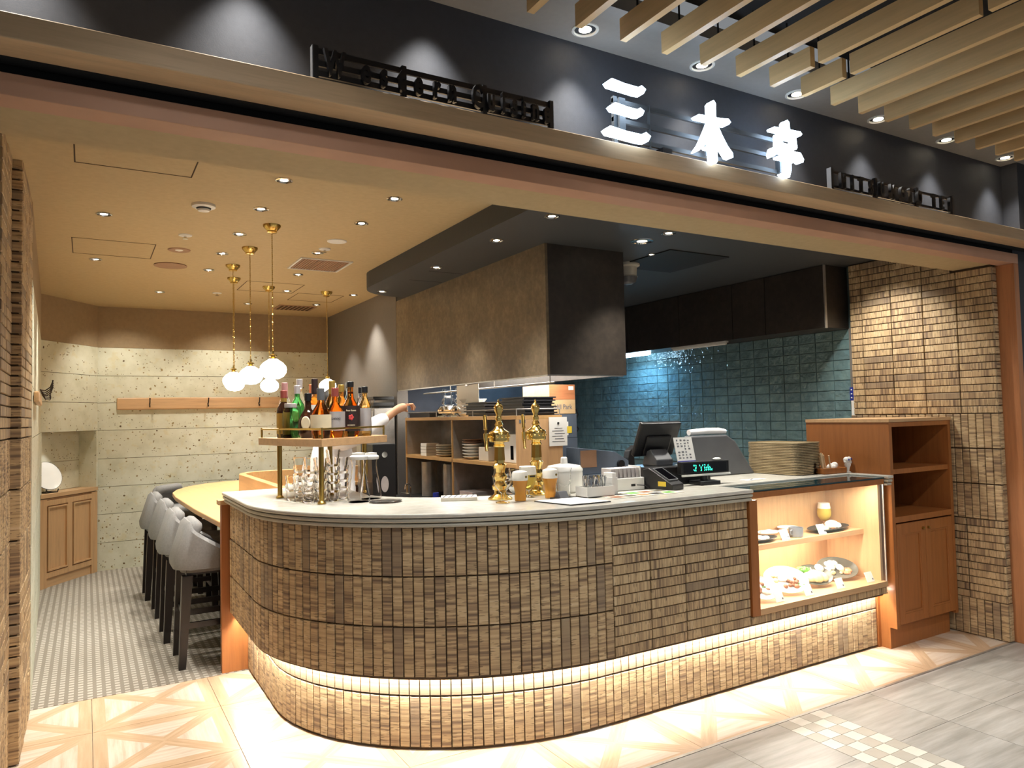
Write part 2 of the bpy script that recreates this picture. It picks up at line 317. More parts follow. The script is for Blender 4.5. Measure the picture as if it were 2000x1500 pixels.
# ------------------------------------------------------------------ mesh builder
class MB:
    def __init__(s): s.v = []; s.f = []; s.t = Matrix.Identity(4)
    def at(s, loc=(0, 0, 0), rot=(0, 0, 0), sc=(1, 1, 1)):
        s.t = Matrix.Translation(loc) @ Euler(rot).to_matrix().to_4x4() @ Matrix.Diagonal((*sc, 1)); return s
    def add(s, vs, fs):
        n = len(s.v); s.v += [tuple(s.t @ Vector(p)) for p in vs]; s.f += [tuple(i + n for i in f) for f in fs]; return s
    def bx(s, x0, x1, y0, y1, z0, z1):
        return s.add([(x0, y0, z0), (x1, y0, z0), (x1, y1, z0), (x0, y1, z0), (x0, y0, z1), (x1, y0, z1), (x1, y1, z1), (x0, y1, z1)],
                     [(0, 3, 2, 1), (4, 5, 6, 7), (0, 1, 5, 4), (1, 2, 6, 5), (2, 3, 7, 6), (3, 0, 4, 7)])
    def prism(s, poly, z0, z1):
        n = len(poly)
        return s.add([(x, y, z0) for x, y in poly] + [(x, y, z1) for x, y in poly],
                     [tuple(range(n - 1, -1, -1)), tuple(range(n, 2 * n))] + [(i, (i + 1) % n, n + (i + 1) % n, n + i) for i in range(n)])
    def prism_y(s, poly, y0, y1):                     # polygon in x,z extruded along y
        n = len(poly)
        return s.add([(x, y0, z) for x, z in poly] + [(x, y1, z) for x, z in poly],
                     [tuple(range(n)), tuple(range(2 * n - 1, n - 1, -1))] + [(i, n + i, n + (i + 1) % n, (i + 1) % n) for i in range(n)])
    def prism_x(s, poly, x0, x1):                     # polygon in y,z extruded along x
        n = len(poly)
        return s.add([(x0, y, z) for y, z in poly] + [(x1, y, z) for y, z in poly],
                     [tuple(range(n - 1, -1, -1)), tuple(range(n, 2 * n))] + [(i, (i + 1) % n, n + (i + 1) % n, n + i) for i in range(n)])
    def ring(s, outer, inner, z0, z1):
        n = len(outer); vs = []
        for z in (z0, z1): vs += [(x, y, z) for x, y in outer] + [(x, y, z) for x, y in inner]
        o0, i0, o1, i1 = 0, n, 2 * n, 3 * n; fs = []
        for k in range(n - 1):
            fs += [(o0 + k, o0 + k + 1, o1 + k + 1, o1 + k), (i0 + k + 1, i0 + k, i1 + k, i1 + k + 1), (o1 + k, o1 + k + 1, i1 + k + 1, i1 + k), (o0 + k + 1, o0 + k, i0 + k, i0 + k + 1)]
        fs += [(o0, o1, i1, i0), (o0 + n - 1, i0 + n - 1, i1 + n - 1, o1 + n - 1)]
        return s.add(vs, fs)
    def lathe(s, prof, n=20, c=(0, 0, 0), a0=0.0, a1=2 * pi, sx=1, sy=1, cap=True):
        full = abs(a1 - a0 - 2 * pi) < 1e-6; m = n if full else n + 1; vs = []; fs = []
        for r, z in prof:
            for k in range(m):
                a = a0 + (a1 - a0) * k / n; vs.append((c[0] + r * cos(a) * sx, c[1] + r * sin(a) * sy, c[2] + z))
        for j in range(len(prof) - 1):
            for k in range(n):
                k2 = (k + 1) % m if full else k + 1
                fs.append((j * m + k, j * m + k2, (j + 1) * m + k2, (j + 1) * m + k))
        if full and cap:
            if prof[0][0] > 1e-5: fs.append(tuple(range(m - 1, -1, -1)))
            if prof[-1][0] > 1e-5: fs.append(tuple((len(prof) - 1) * m + k for k in range(m)))
        return s.add(vs, fs)
    def cyl(s, c, r, h, n=16): return s.lathe([(r, 0), (r, h)], n, c)
    def ball(s, c, r, n=12, sz=1.0, sx=1, sy=1):
        return s.lathe([(max(1e-4, r * sin(pi * j / 8)), -r * sz * cos(pi * j / 8)) for j in range(9)], n, c, sx=sx, sy=sy)
    def tube(s, pts, r, n=8, cap=True):
        pts = [Vector(p) for p in pts]; rs = r if isinstance(r, (list, tuple)) else [r] * len(pts); vs = []; fs = []
        prev = None
        for i, p in enumerate(pts):
            d = (pts[min(i + 1, len(pts) - 1)] - pts[max(i - 1, 0)]).normalized()
            a = Vector((0, 0, 1)) if abs(d.z) < .9 else Vector((1, 0, 0))
            u = d.cross(a).normalized() if prev is None else (prev - d * prev.dot(d)).normalized()
            prev = u; v = d.cross(u)
            for k in range(n): vs.append(tuple(p + (u * cos(2 * pi * k / n) + v * sin(2 * pi * k / n)) * rs[i]))
        for i in range(len(pts) - 1):
            for k in range(n): fs.append((i * n + k, i * n + (k + 1) % n, (i + 1) * n + (k + 1) % n, (i + 1) * n + k))
        if cap: fs += [tuple(range(n - 1, -1, -1)), tuple((len(pts) - 1) * n + k for k in range(n))]
        return s.add(vs, fs)
    def mesh(s, name, mat=None, smooth=False):
        me = bpy.data.meshes.new(name); me.from_pydata(s.v, [], s.f); me.update()
        if mat: me.materials.append(M[mat] if isinstance(mat, str) else mat)
        if smooth:
            for p in me.polygons: p.use_smooth = True
            try: me.set_sharp_from_angle(angle=radians(40))
            except Exception: pass
        return me
    def build(s, name, mat, parent=None, smooth=False, bevel=0, loc=None, rot=None):
        o = bpy.data.objects.new(name, s.mesh(name, mat, smooth)); col.objects.link(o)
        if parent is not None: o.parent = parent
        if loc: o.location = loc
        if rot: o.rotation_euler = rot
        if bevel:
            b = o.modifiers.new('bevel', 'BEVEL'); b.width = bevel; b.segments = 2; b.limit_method = 'ANGLE'; b.angle_limit = radians(40)
        return o

def inst(name, me, parent, loc, rot=(0, 0, 0), sc=(1, 1, 1)):
    o = bpy.data.objects.new(name, me); col.objects.link(o); o.parent = parent
    o.location = loc; o.rotation_euler = rot; o.scale = sc; return o
def tag(o, label, cat, group=None):
    o['label'] = label; o['category'] = cat
    if group: o['group'] = group
    return o
def thing(name, label, cat, loc=(0, 0, 0), rz=0.0, group=None):
    o = bpy.data.objects.new(name, None); o.empty_display_size = .05; col.objects.link(o)
    o.location = loc; o.rotation_euler = (0, 0, rz)
    return tag(o, label, cat, group)
def struct(name, mb, mat, label=None, **kw):
    o = mb.build(name, mat, **kw); o['kind'] = 'structure'
    if label: o['label'] = label
    return o
def dup(root, loc, rz=None, label=None, group=None):
    r = root.copy(); col.objects.link(r); r.location = loc
    if rz is not None: r.rotation_euler = (0, 0, rz)
    if label: r['label'] = label
    if group: r['group'] = group
    for ch in list(root.children):
        c = ch.copy(); col.objects.link(c); c.parent = r
        for g in list(ch.children):
            d = g.copy(); col.objects.link(d); d.parent = c
    return r
def text_mesh(s, size, ext=.004, bold=0.0, sx=1.0, mat='ink', align='CENTER'):
    cu = bpy.data.curves.new('text', 'FONT'); cu.body = s; cu.size = size; cu.extrude = ext; cu.offset = bold
    cu.align_x = align; cu.align_y = 'BOTTOM_BASELINE'; cu.resolution_u = 3
    o = bpy.data.objects.new('text', cu); col.objects.link(o)
    dg = bpy.context.evaluated_depsgraph_get(); dg.update()
    me = bpy.data.meshes.new_from_object(o.evaluated_get(dg)); bpy.data.objects.remove(o); bpy.data.curves.remove(cu)
    me.transform(Matrix.Diagonal((sx, 1, 1, 1))); me.transform(Matrix.Rotation(pi / 2, 4, 'X'))   # stands upright, faces -Y
    me.materials.clear(); me.materials.append(M[mat]); return me
_T = {}
def tile_mesh(w_, h_, t_, mat='brick'):
    k = (round(w_, 4), round(h_, 4), t_, mat)
    if k not in _T:
        c = min(.0025, w_ * .12); x, z = w_ / 2, h_ / 2
        vs = [(-x, 0, -z), (x, 0, -z), (x, 0, z), (-x, 0, z), (-x, -t_ + c, -z), (x, -t_ + c, -z), (x, -t_ + c, z), (-x, -t_ + c, z),
              (-x + c, -t_, -z + c), (x - c, -t_, -z + c), (x - c, -t_, z - c), (-x + c, -t_, z - c)]
        fs = [(0, 1, 5, 4), (1, 2, 6, 5), (2, 3, 7, 6), (3, 0, 4, 7), (4, 5, 9, 8), (5, 6, 10, 9), (6, 7, 11, 10), (7, 4, 8, 11), (8, 9, 10, 11), (3, 2, 1, 0)]
        _T[k] = MB().add(vs, fs).mesh('tile', mat)
    return _T[k]
PT = .047; PL = .228                                 # tile pitch, across and along
def vtile(name, parent, x, y, z, rz, h=PL - .008, w_=PT - .005, t_=.014):
    o = inst(name, tile_mesh(w_, h, t_), parent, (x, y, z), (0, 0, rz)); d = random.uniform(-.0015, .002)
    o.location.x += sin(rz) * d; o.location.y -= cos(rz) * d; return o
def htile(name, parent, x, y, z, rz, l=PL - .006, w_=PT - .005, t_=.014):
    o = inst(name, tile_mesh(w_, l, t_), parent, (x, y, z)); o.rotation_euler = (Matrix.Rotation(rz, 3, 'Z') @ Matrix.Rotation(pi / 2, 3, 'Y')).to_euler(); d = random.uniform(-.0015, .002)
    o.location.x += sin(rz) * d; o.location.y -= cos(rz) * d; return o
# ------------------------------------------------------------------ letters first (few objects in the scene: quick)
LET = {}
for ch in 'Western Cuisine':
    if ch != ' ' and ch not in LET: LET[ch] = text_mesh(ch, .108, .008, .0042, .56, 'blackp')
LET2 = {}
for ch in 'MITSUMOTO TEI':
    if ch != ' ' and ch not in LET2: LET2[ch] = text_mesh(ch, .098, .008, .0042, .52, 'blackp')
TX = {}
for k, s_, size, b, sx, m_ in [('a', 'CHIVAS', .014, .0003, 1, 'ink'), ('b', 'Four Roses', .0125, .0002, .9, 'label_cream'), ('c', 'BOURBON', .008, .0002, 1, 'label_cream'), ('d', 'RED', .03, 0, 1, 'ink'),
                               ('e', 'MENU', .02, 0, 1, 'ink'), ('f', 'Hill Park', .05, .0006, .9, 'ink_soft')]:
    TX[k] = text_mesh(s_, size, .0003, b, sx, m_)

# ------------------------------------------------------------------ FLOOR
fl = struct('floor', MB().bx(-3, 9, -3, 8.9, -.2, -.012), 'slab', 'pale floor of the passage and the restaurant')
MB().bx(-.62, 2.62, 4.66, 8.75, -.012, .002).build('carpet', 'carpet', fl)['label'] = 'grey woven carpet with pale dashes'
MB().bx(-.5, 5.12, 2.424, 2.44, -.012, .002).build('edge_strip', 'steel', fl)['label'] = 'thin metal strip between wood-look and grey tiles'
S = .585
for iy, (y0, y1) in enumerate([(4.155, 4.66), (3.57, 4.155), (2.985, 3.57), (2.44, 2.985)]):
    cy = 4.155 + S / 2 - S * iy
    me = MB().bx(-S / 2 + .0012, S / 2 - .0012, y0 - cy + .0012, y1 - cy - .0012, -.012, 0).mesh('parquet_tile', 'parquet')
    for ix in range(-1, 9):
        if iy == 2 and 1 < ix < 9 and ix > 7: continue
        inst('parquet_tile', me, fl, (.03 + S * ix + S / 2, cy, 0))
for iy in range(5):
    y1 = 2.424 - .415 * iy; y0 = y1 - .415
    me = MB().bx(-.195 + .0012, .195 - .0012, -.2075 + .0012, .2075 - .0012, -.012, 0).mesh('floor_tile', 'slab')
    for k in range(9): inst('floor_tile', me, fl, (3.15 + .39 * (k + .5), (y0 + y1) / 2, 0), (0, 0, 0))
    for k in range(5): inst('floor_tile', me, fl, (2.84 - .39 * (k + .5), (y0 + y1) / 2, 0))
mw = MB().bx(-.0375, .0375, -.0375, .0375, -.012, .0005)
MWm = mw.mesh('mosaic_tile', 'mosaic_w'); MGm = mw.mesh('mosaic_tile', 'mosaic_g')
for j in range(17):
    for i in range(4):
        inst('mosaic_tile', MWm if (i + j) % 2 else MGm, fl, (2.84 + .0775 * (i + .5), 2.424 - .0775 * (j + .5), 0))

# ------------------------------------------------------------------ CEILINGS, SOFFIT, BEAMS
ce = struct('ceiling', MB().bx(-.8, 5.3, 2.66, 8.8, CEIL, CEIL + .06), 'beige', 'beige dining room ceiling')
def hatch(x0, x1, y0, y1):
    g = .006
    MB().bx(x0, x1, y0, y0 + g, CEIL - .0015, CEIL).bx(x0, x1, y1 - g, y1, CEIL - .0015, CEIL).bx(x0, x0 + g, y0, y1, CEIL - .0015, CEIL).bx(x1 - g, x1, y0, y1, CEIL - .0015, CEIL).build('access_panel_joint', 'gap', ce)
hatch(-.05, .45, 3.3, 3.86); hatch(-.085, .41, 5.44, 5.94); hatch(1.2, 1.7, 6.55, 7.05); hatch(1.75, 2.2, 7.0, 7.45)
bh = struct('trim_1', MB().bx(-.9, 5.1, 2.42, 2.68, 2.395, CEIL + .05), 'beige', 'beige soffit over the opening')
tb = struct('trim_2', MB().bx(-1.5, 5.11, 2.33, 2.425, 2.385, 2.447), 'beam_lo', 'lower wooden beam of the shopfront', bevel=.002)
jb = struct('trim_3', MB().bx(5.052, 5.11, 2.33, 2.46, 0, 2.3845), 'jamb', 'orange-brown wooden door jamb at the right', bevel=.002)
cn = struct('trim_4', MB().bx(-2, 8, 2.185, 2.30, 2.478, 2.546), 'cornice', 'upper oak cornice carrying the signs', bevel=.003)
struct('trim_5', MB().bx(-2, 8, 2.37, 2.43, 2.44, 2.50).bx(-2, 8, 2.3005, 2.352, 2.478, 2.5455), 'void', 'black filler painting the slot between the two beams dark')  # solid black boxes put the slot's shade into colour
wf = struct('wall_front', MB().bx(-2, 8, 2.352, 2.5, 2.5, 3.05).bx(5.11, 8, 2.36, 2.5, 0, 2.5), 'fascia', 'charcoal fascia above the opening')
struct('trim_6', MB().bx(5.0, 5.2, 2.26, 2.352, 2.547, 3.0), 'fascia', 'charcoal pilaster at the right end of the fascia')
mc = struct('ceiling.001', MB().bx(-3, 9, 2.07, 2.42, 3.0, 3.06), 'mall_ceiling', 'grey ceiling margin of the passage')
struct('ceiling.002', MB().bx(-3, 9, -3, 2.07, 3.12, 3.2), 'void', 'dark ceiling above the wooden slats')
# slats, one part each (two or three lengths where the photograph shows butt gaps)
for k in range(-6, 26):
    x = 1.322 + .2037 * k
    cuts = {6: [1.872], 7: [1.872], 5: [1.05], 8: [.9], 10: [1.0]}.get(k, [.4 if k % 2 else .9])
    ys = [2.076]
    segs = []
    for c_ in cuts: segs.append((ys[-1], c_)); ys.append(c_ - .035)
    if k == 7: segs.append((ys[-1], 1.33)); ys.append(1.30)
    segs.append((ys[-1], -1.9))
    for y1, y0 in segs:
        if y1 < -1.8: continue
        MB().bx(-.014, .014, y0 - (y0 + y1) / 2, y1 - (y0 + y1) / 2, 2.883, 2.966).build('slat', 'slat', mc, loc=(x, (y0 + y1) / 2, 0))
# hangers of the slats, above them and out of sight
mb = MB()
for k in range(-6, 26):
    for y in (1.99, 1.2, .2, -1.0): mb.tube([(1.322 + .2037 * k, y, 2.965), (1.322 + .2037 * k, y, 3.121)], .004, 5)
mb.build('slat_hangers', 'void', mc)['kind'] = 'stuff'
# dark kitchen soffit with its rounded end
R_ = .40; arc = [(2.41 - R_ * cos(a), 5.72 + R_ * sin(a)) for a in [pi / 2 * k / 10 for k in range(11)]]
poly = [(5.06, 2.68), (5.06, 7.4), (2.5, 7.4), (2.5, 6.12)] + arc[::-1] + [(2.01, 2.68)]
so = struct('ceiling.003', MB().prism(poly, 2.575, CEIL), 'soffit', 'dark dropped ceiling over the kitchen')
MB().bx(2.19, 2.47, 4.92, 4.926, 2.5742, 2.5748).bx(2.19, 2.47, 5.30, 5.306, 2.5742, 2.5748).build('access_panel_joint', 'void', so)
MB().bx(3.35, 3.9, 3.6, 4.2, 2.568, 2.575).build('vent_panel', 'black', so)

# ------------------------------------------------------------------ WALLS
# left: brick pier and pale stone
wl = struct('wall_left', MB().bx(-.75, -.305, 2.46, 3.955, 0, 2.71).bx(-.75, -.265, 3.955, 4.66, 0, 2.71), 'grout', 'banded tile pier at the left edge')
Z1, Z2 = .240, .757; Z3 = Z2 + 3 * PL; ZT = 2.394
def courses(ZT=2.394):                                       # (kind, z centre) from the floor up: 1 upright, 11 flat, 3 upright, flat to the soffit
    out = [('v', Z1 / 2 + .002)]
    out += [('h', Z1 + PT * (k + .5)) for k in range(11)]
    out += [('v', Z2 + PL * (k + .5)) for k in range(3)]
    z = Z3 + PT / 2
    while z < ZT - .01: out.append(('h', z)); z += PT
    return out
for kind, z in courses(2.70):
    if kind == 'h':
        for k in range(2): htile('flat_tile', wl, -.305, 3.955 - PL * (k + .5) - .005, z, pi / 2)          # near face, faces +X
        for k in range(3): htile('flat_tile', wl, -.265, 3.965 + PL * (k + .5), z, pi / 2)
        o = inst('tile_end', tile_mesh(.05, PT - .008, .012), wl, (-.277, 3.956, z)); o.location.y -= random.uniform(0, .002)
    else:
        for k in range(9): vtile('upright_tile', wl, -.305, 3.95 - PT * (k + .5) - .005, z, pi / 2, h=(Z1 if z < .2 else PL) - .008)
        for k in range(14): vtile('upright_tile', wl, -.265, 3.965 + PT * (k + .5), z, pi / 2, h=(Z1 if z < .2 else PL) - .008)
        vtile('upright_tile', wl, -.277, 3.956, z, 0, h=(Z1 if z < .2 else PL) - .008, w_=.05)
ROW = [0, .283, .572, .851, 1.137, 1.428, 1.71, 1.988, 2.282]
def panel_mesh(L, h): return MB().bx(.0, L, -.02, 0, .0022, h - .0022)
# stone-lined left side wall running back to the niche
A = Vector((-.27, 4.66)); B = Vector((-.377, 7.93)); C_ = Vector((.088, 8.57))
L1 = (B - A).length; a1 = math.atan2((B - A).y, (B - A).x)
ws = struct('wall_left.001', MB().bx(0, L1, .0, .2, 0, 2.282).bx(0, L1 + .1, -.018, .2, 2.282, 2.75), 'beige_wall', 'left side wall, pale stone below and beige above')
ws.location = (A.x, A.y, 0); ws.rotation_euler = (0, 0, a1)
for i in range(8): MB().bx(.002, L1, -.02, 0, ROW[i] + .0022, ROW[i + 1] - .0022).build('stone_panel', 'stone', ws)
L2 = (C_ - B).length; a2 = math.atan2((C_ - B).y, (C_ - B).x)
wn = struct('wall_niche', MB().bx(0, L2, -.018, .3, 2.282, 2.75).bx(0, L2, .19, .3, 0, 2.282).bx(-.05, 0, .0, .3, 0, 2.3).bx(L2, L2 + .05, .02, .3, 0, 2.3).bx(0, L2, 0, .19, 1.428, 1.5), 'beige_wall', 'angled wall with a display niche')
wn.location = (B.x, B.y, 0); wn.rotation_euler = (0, 0, a2)
for i in range(5, 8): MB().bx(.002, L2 - .002, -.02, 0, ROW[i] + .0022, ROW[i + 1] - .0022).build('stone_panel', 'stone', wn)
for z0, z1 in ((.86, 1.137), (1.137, 1.426)): MB().bx(.004, L2 - .004, .17, .19, z0 + .002, z1 - .002).build('stone_panel', 'stone', wn)
MB().bx(L2 - .02, L2, -.02, .17, .86, 1.427).build('niche_reveal', 'stone', wn); MB().bx(0, .02, -.02, .17, .86, 1.427).build('niche_reveal', 'stone', wn)
wb = struct('wall_back', MB().bx(.06, 2.6, 8.6, 8.8, 0, 2.282).bx(.06, 2.6, 8.582, 8.8, 2.282, 2.75), 'beige_wall', 'back wall, pale stone below and beige above')
for i in range(8): MB().bx(.09, 2.488, 8.58, 8.6, ROW[i] + .0022, ROW[i + 1] - .0022).build('stone_panel', 'stone', wb)
# grey partition behind the pendants, kitchen back wall, teal side wall
struct('wall_partition', MB().bx(2.492, 2.60, 6.37, 8.6, 0, CEIL), 'greywall', 'dark grey partition wall with light scallops')
struct('wall_kitchen_back', MB().bx(2.6, 5.2, 7.4, 7.5, 0, CEIL), 'steel_wall', 'blue-grey back wall of the kitchen')
wk = struct('wall_kitchen', MB().bx(5.072, 5.3, 3.44, 7.5, 0, CEIL), 'teal_grout', 'teal tiled kitchen side wall')
TT = .157; TZ = .0786
tm = tile_mesh(TT - .004, TZ - .004, .012, 'teal')
rest = MB()
for j in range(14):
    for i in range(25):
        y = 3.49 + TT * (i + .5); z = 1.0 + TZ * (j + .5)
        if i < 21:
            o = inst('glazed_tile', tm, wk, (5.072, y, z), (random.uniform(-.012, .012), 0, -pi / 2 + random.uniform(-.012, .012)))
        else:
            rest.bx(5.06, 5.072, y - TT / 2 + .002, y + TT / 2 - .002, z - TZ / 2 + .002, z + TZ / 2 - .002)
rest.build('glazed_tiles_far', 'teal', wk)['kind'] = 'stuff'
MB().bx(5.035, 5.072, 3.45, 3.485, 1.0, 2.1).build('edge_trim', 'greywall', wk)
# right brick pillar
wr = struct('wall_right', MB().bx(5.009, 5.4, 2.444, 3.44, 0, 2.71), 'grout', 'banded tile pillar at the right')
for kind, z in courses(2.57):
    if kind == 'h':
        vis = z > Z3; hi = z > 2.385
        for k in range(5 if vis else 2):
            y0 = 2.43 + PL * k; y1 = min(y0 + PL, 3.44)
            if hi and k == 0: continue
            if hi and k == 1: y0 = 2.69
            htile('flat_tile', wr, 5.009, (y0 + y1) / 2 + .003, z, -pi / 2, l=y1 - y0 - .006)
        if not hi: inst('tile_end', tile_mesh(.042, PT - .006, .012), wr, (5.030, 2.445, z))
    else:
        hh = (Z1 if z < .2 else PL) - .008
        for k in range(22 if z > 1.2 else 8): vtile('upright_tile', wr, 5.009, 2.43 + PT * (k + .5) + .003, z, -pi / 2, h=hh)
        vtile('upright_tile', wr, 5.030, 2.445, z, 0, h=hh, w_=.042)

# ------------------------------------------------------------------ SERVICE COUNTER
CX, CY = 2.15, 3.93
def path(rx, ry, xend, n=48, y0=4.655):
    p = [(CX - rx, y0), (CX - rx, CY)]
    p += [(CX - rx * cos(pi / 2 * k / n), CY - ry * sin(pi / 2 * k / n)) for k in range(1, n + 1)]
    return p + [(xend, CY - ry)]
def along(rx, ry, xend, pitch, start=0.0):           # evenly spaced points and outward normals along the front
    P = path(rx, ry, xend, 400); acc = 0; out = []; nxt = start + pitch / 2
    for a_, b_ in zip(P, P[1:]):
        dx, dy = b_[0] - a_[0], b_[1] - a_[1]; L = sqrt(dx * dx + dy * dy)
        while nxt <= acc + L:
            t = (nxt - acc) / L; out.append((a_[0] + dx * t, a_[1] + dy * t, math.atan2(dy, dx))); nxt += pitch
        acc += L
    return out
sv = thing('service_counter', 'curved counter clad in banded brown tiles with a glowing plinth', 'counter', (CX, CY, 0))
def loc(mb): mb.t = Matrix.Translation((-CX, -CY, 0)); return mb
RX0, RY0, RX1, RY1 = 1.305, 1.09, 1.405, 1.185
g = .014
b = loc(MB()); b.ring(path(RX1 - g, RY1 - g, 3.05), path(.90, .68, 3.05), .36, 1.012); b.bx(3.05, 4.245, CY - RY1 + g, 3.25, .36, .398); b.build('counter_body', 'grout', sv)
b = loc(MB()); b.ring(path(RX0 - g, RY0 - g, 4.262), path(.95, .73, 4.262), 0, .36); b.build('plinth_body', 'grout', sv)
for x, y, a in along(RX0 - g, RY0 - g, 4.262, PT): vtile('plinth_tile', sv, x - CX, y - CY, .012 + PL / 2, a, h=PL - .006)
up_ = loc(MB())
for x, y, a in along(RX0 - g, RY0 - g, 4.262, PT):
    up_.t = Matrix.Translation((x - CX, y - CY, 0)) @ Matrix.Rotation(a, 4, 'Z'); up_.bx(-.021, .021, -.014, 0, .246, .352)
up_.build('upper_plinth_tiles', 'brick', sv)['kind'] = 'stuff'
Z0 = .355
pts = [q for q in along(RX1 - g, RY1 - g, 3.05, PT)]
xs_split = 2.112
for x, y, a in pts:
    if x > xs_split: break
    for k in range(3): vtile('upright_tile', sv, x - CX, y - CY, Z0 + PL * .962 * (k + .5), a, h=PL * .962 - .007)
xe = x - PT / 2
for r in range(14):
    z = Z0 + PT * (r + .5)
    for c_ in range(4):
        x0 = xe + PL * c_; x1 = min(x0 + PL, 3.045)
        if x1 - x0 < .03: continue
        htile('flat_tile', sv, (x0 + x1) / 2 - CX, CY - RY1 + g - CY, z, 0, l=x1 - x0 - .006)
for c_ in range(6):
    x0 = 3.045 + PL * c_; x1 = min(x0 + PL, 4.24)
    if x1 - x0 > .03: htile('flat_tile', sv, (x0 + x1) / 2 - CX, -RY1 + g, Z0 + PT * .5 - .002, 0, l=x1 - x0 - .006, w_=.040)
# light strip under the overhang
b = loc(MB()); b.ring(path(RX0 + .046, RY0 + .046, 4.25), path(RX0 + .030, RY0 + .030, 4.25), .353, .3585); b.build('light_strip', 'led', sv)['label'] = 'glowing strip hidden under the overhang'
b = loc(MB()); b.ring(path(RX1 - .004, RY1 - .004, 4.25), path(RX0 + .06, RY0 + .06, 4.25), .353, .3585); b.build('overhang_underside', 'grout', sv)

b = loc(MB()); b.ring(path(RX0 + .058, RY0 + .058, 4.25), path(RX0 + .054, RY0 + .054, 4.25), .334, .3595); b.build('added_strip_shield', 'grout', sv)  # unseen lip added to keep the strip's light off the floor
# worktop, three stepped layers
ct = thing('worktop', 'pale stone-look worktop with a triple-stepped edge on the tiled counter', 'countertop', (CX, CY, 1.013))
def locw(mb): mb.t = Matrix.Translation((-CX, -CY, -1.013)); return mb
XR = 3.05
b = locw(MB())
b.ring(path(RX1 + .045, RY1 + .043, XR), path(.80, .58, XR), 1.0555, 1.075)
b.bx(XR - .001, 4.292, 2.97, 3.42, 1.0555, 1.075).bx(4.236, 4.292, 2.705, 2.9705, 1.0555, 1.075)
b.build('top_layer', 'worktop', ct, bevel=.006)
for z0, z1, d, m_ in ((1.0345, 1.0515, .041, 'worktop_edge'), (1.0135, 1.0305, .034, 'worktop_edge')):
    b = locw(MB()); b.ring(path(RX1 + d, RY1 + d - .002, XR), path(.82, .60, XR), z0, z1); b.bx(XR - .001, 4.29, 2.98, 3.40, z0, z1).bx(4.238, 4.288, 2.705 + .045 - d, 2.98, z0, z1)
    b.build('middle_layer' if z0 > 1.02 else 'lower_layer', m_, ct, bevel=.006)
b = locw(MB()); b.ring(path(RX1 + .020, RY1 + .018, XR), path(.83, .61, XR), 1.013, 1.0555); b.build('edge_groove', 'joint_dark', ct)
# ------------------------------------------------------------------ LIGHT FITTINGS
def downlight(x, y, z, label, group, lit='lamp', r=.036, ringm='chrome'):
    t = thing('recessed_downlight', label, 'light', (x, y, z), 0, group)
    MB().lathe([(r * 1.22, 0), (r * 1.2, -.004), (r, -.006), (r * .93, -.001)], 20, cap=False).build('trim_ring', ringm, t, True)
    MB().lathe([(r * .93, -.001), (r * .55, -.0006)], 20, cap=False).build('reflector', 'blackp' if ringm == 'chrome' else 'chrome', t)
    MB().lathe([(.0001, -.0016), (r * .55, -.0016)], 16).build('lamp', lit, t)
    return t
ORD = ['first', 'second', 'third', 'fourth', 'fifth', 'sixth', 'seventh']
GR = 'recessed downlights in the beige ceiling'
for i, (x, y) in enumerate([(.862, 4.268), (.856, 4.91), (.845, 5.54), (.844, 6.19)]):
    downlight(x, y, CEIL, 'small chrome downlight in the beige ceiling, %s of the four left of the pendants' % ['nearest', 'second nearest', 'third nearest', 'farthest'][i], GR, 'lamp' if i < 2 else 'lamp_dim')
for i, (x, y) in enumerate([(1.473, 4.32), (1.452, 5.24), (1.524, 6.096), (1.624, 6.92)]):
    downlight(x, y, CEIL, 'small downlight in the beige ceiling, %s of four in line beside the air grille' % ['nearest', 'second nearest', 'third nearest', 'farthest'][i], GR, 'lamp' if i in (0, 3) else 'lamp_dim')
downlight(.087, 4.76, CEIL, 'small chrome downlight in the beige ceiling between the two access panels at the left', GR)
downlight(.059, 6.106, CEIL, 'small dark downlight in the beige ceiling just behind the second access panel', GR, 'lamp_dim')
downlight(.587, 7.42, CEIL, 'small dark downlight in the beige ceiling nearest the left corner of the back wall', GR, 'lamp_dim')
downlight(2.262, 6.907, CEIL, 'small bright downlight in the beige ceiling beside the rounded end of the dark soffit', GR)
downlight(2.102, 7.649, CEIL, 'small downlight in the beige ceiling behind the rearmost pendant', GR, 'lamp_dim')
downlight(1.443, 7.84, CEIL, 'small downlight in the beige ceiling, deepest one, in front of the back wall', GR, 'lamp_dim')
for (x, y), lb in zip(FRONT_D, ('just behind the front beam, left', 'just behind the front beam, right', 'above the counter curve, left', 'above the counter curve, right')):
    downlight(x, y, CEIL, 'chrome downlight in the beige ceiling ' + lb, GR)
GK = 'downlights in the dark soffit'
for (x, y), lb, lt, r in zip(KIT_D, ['nearest the front beam', 'second from the front beam', 'third from the front beam, above the hood side', 'in the rounded end of the soffit'], ['lamp'] * 4, [.036] * 4):
    downlight(x, y, 2.575, 'chrome downlight in the dark soffit, ' + lb, GK, lt, r)
downlight(3.038, 3.274, 2.575, 'chrome downlight in the dark soffit right of the hood, close to the front beam', GK)
downlight(3.028, 3.507, 2.575, 'large black-rimmed downlight in the dark soffit by the right corner of the hood', GK, 'lamp_dim', .06)
downlight(3.347, 3.78, 2.575, 'small white-rimmed downlight in the dark soffit above the ceiling camera', GK, 'lamp', .03)
for i, x in enumerate(MALL_X[4:]):
    downlight(x, 2.25, 3.0, 'round chrome downlight in the grey passage ceiling, %s from the left' % ORD[i], 'wall-washing downlights of the passage', 'lamp', .045, 'white')
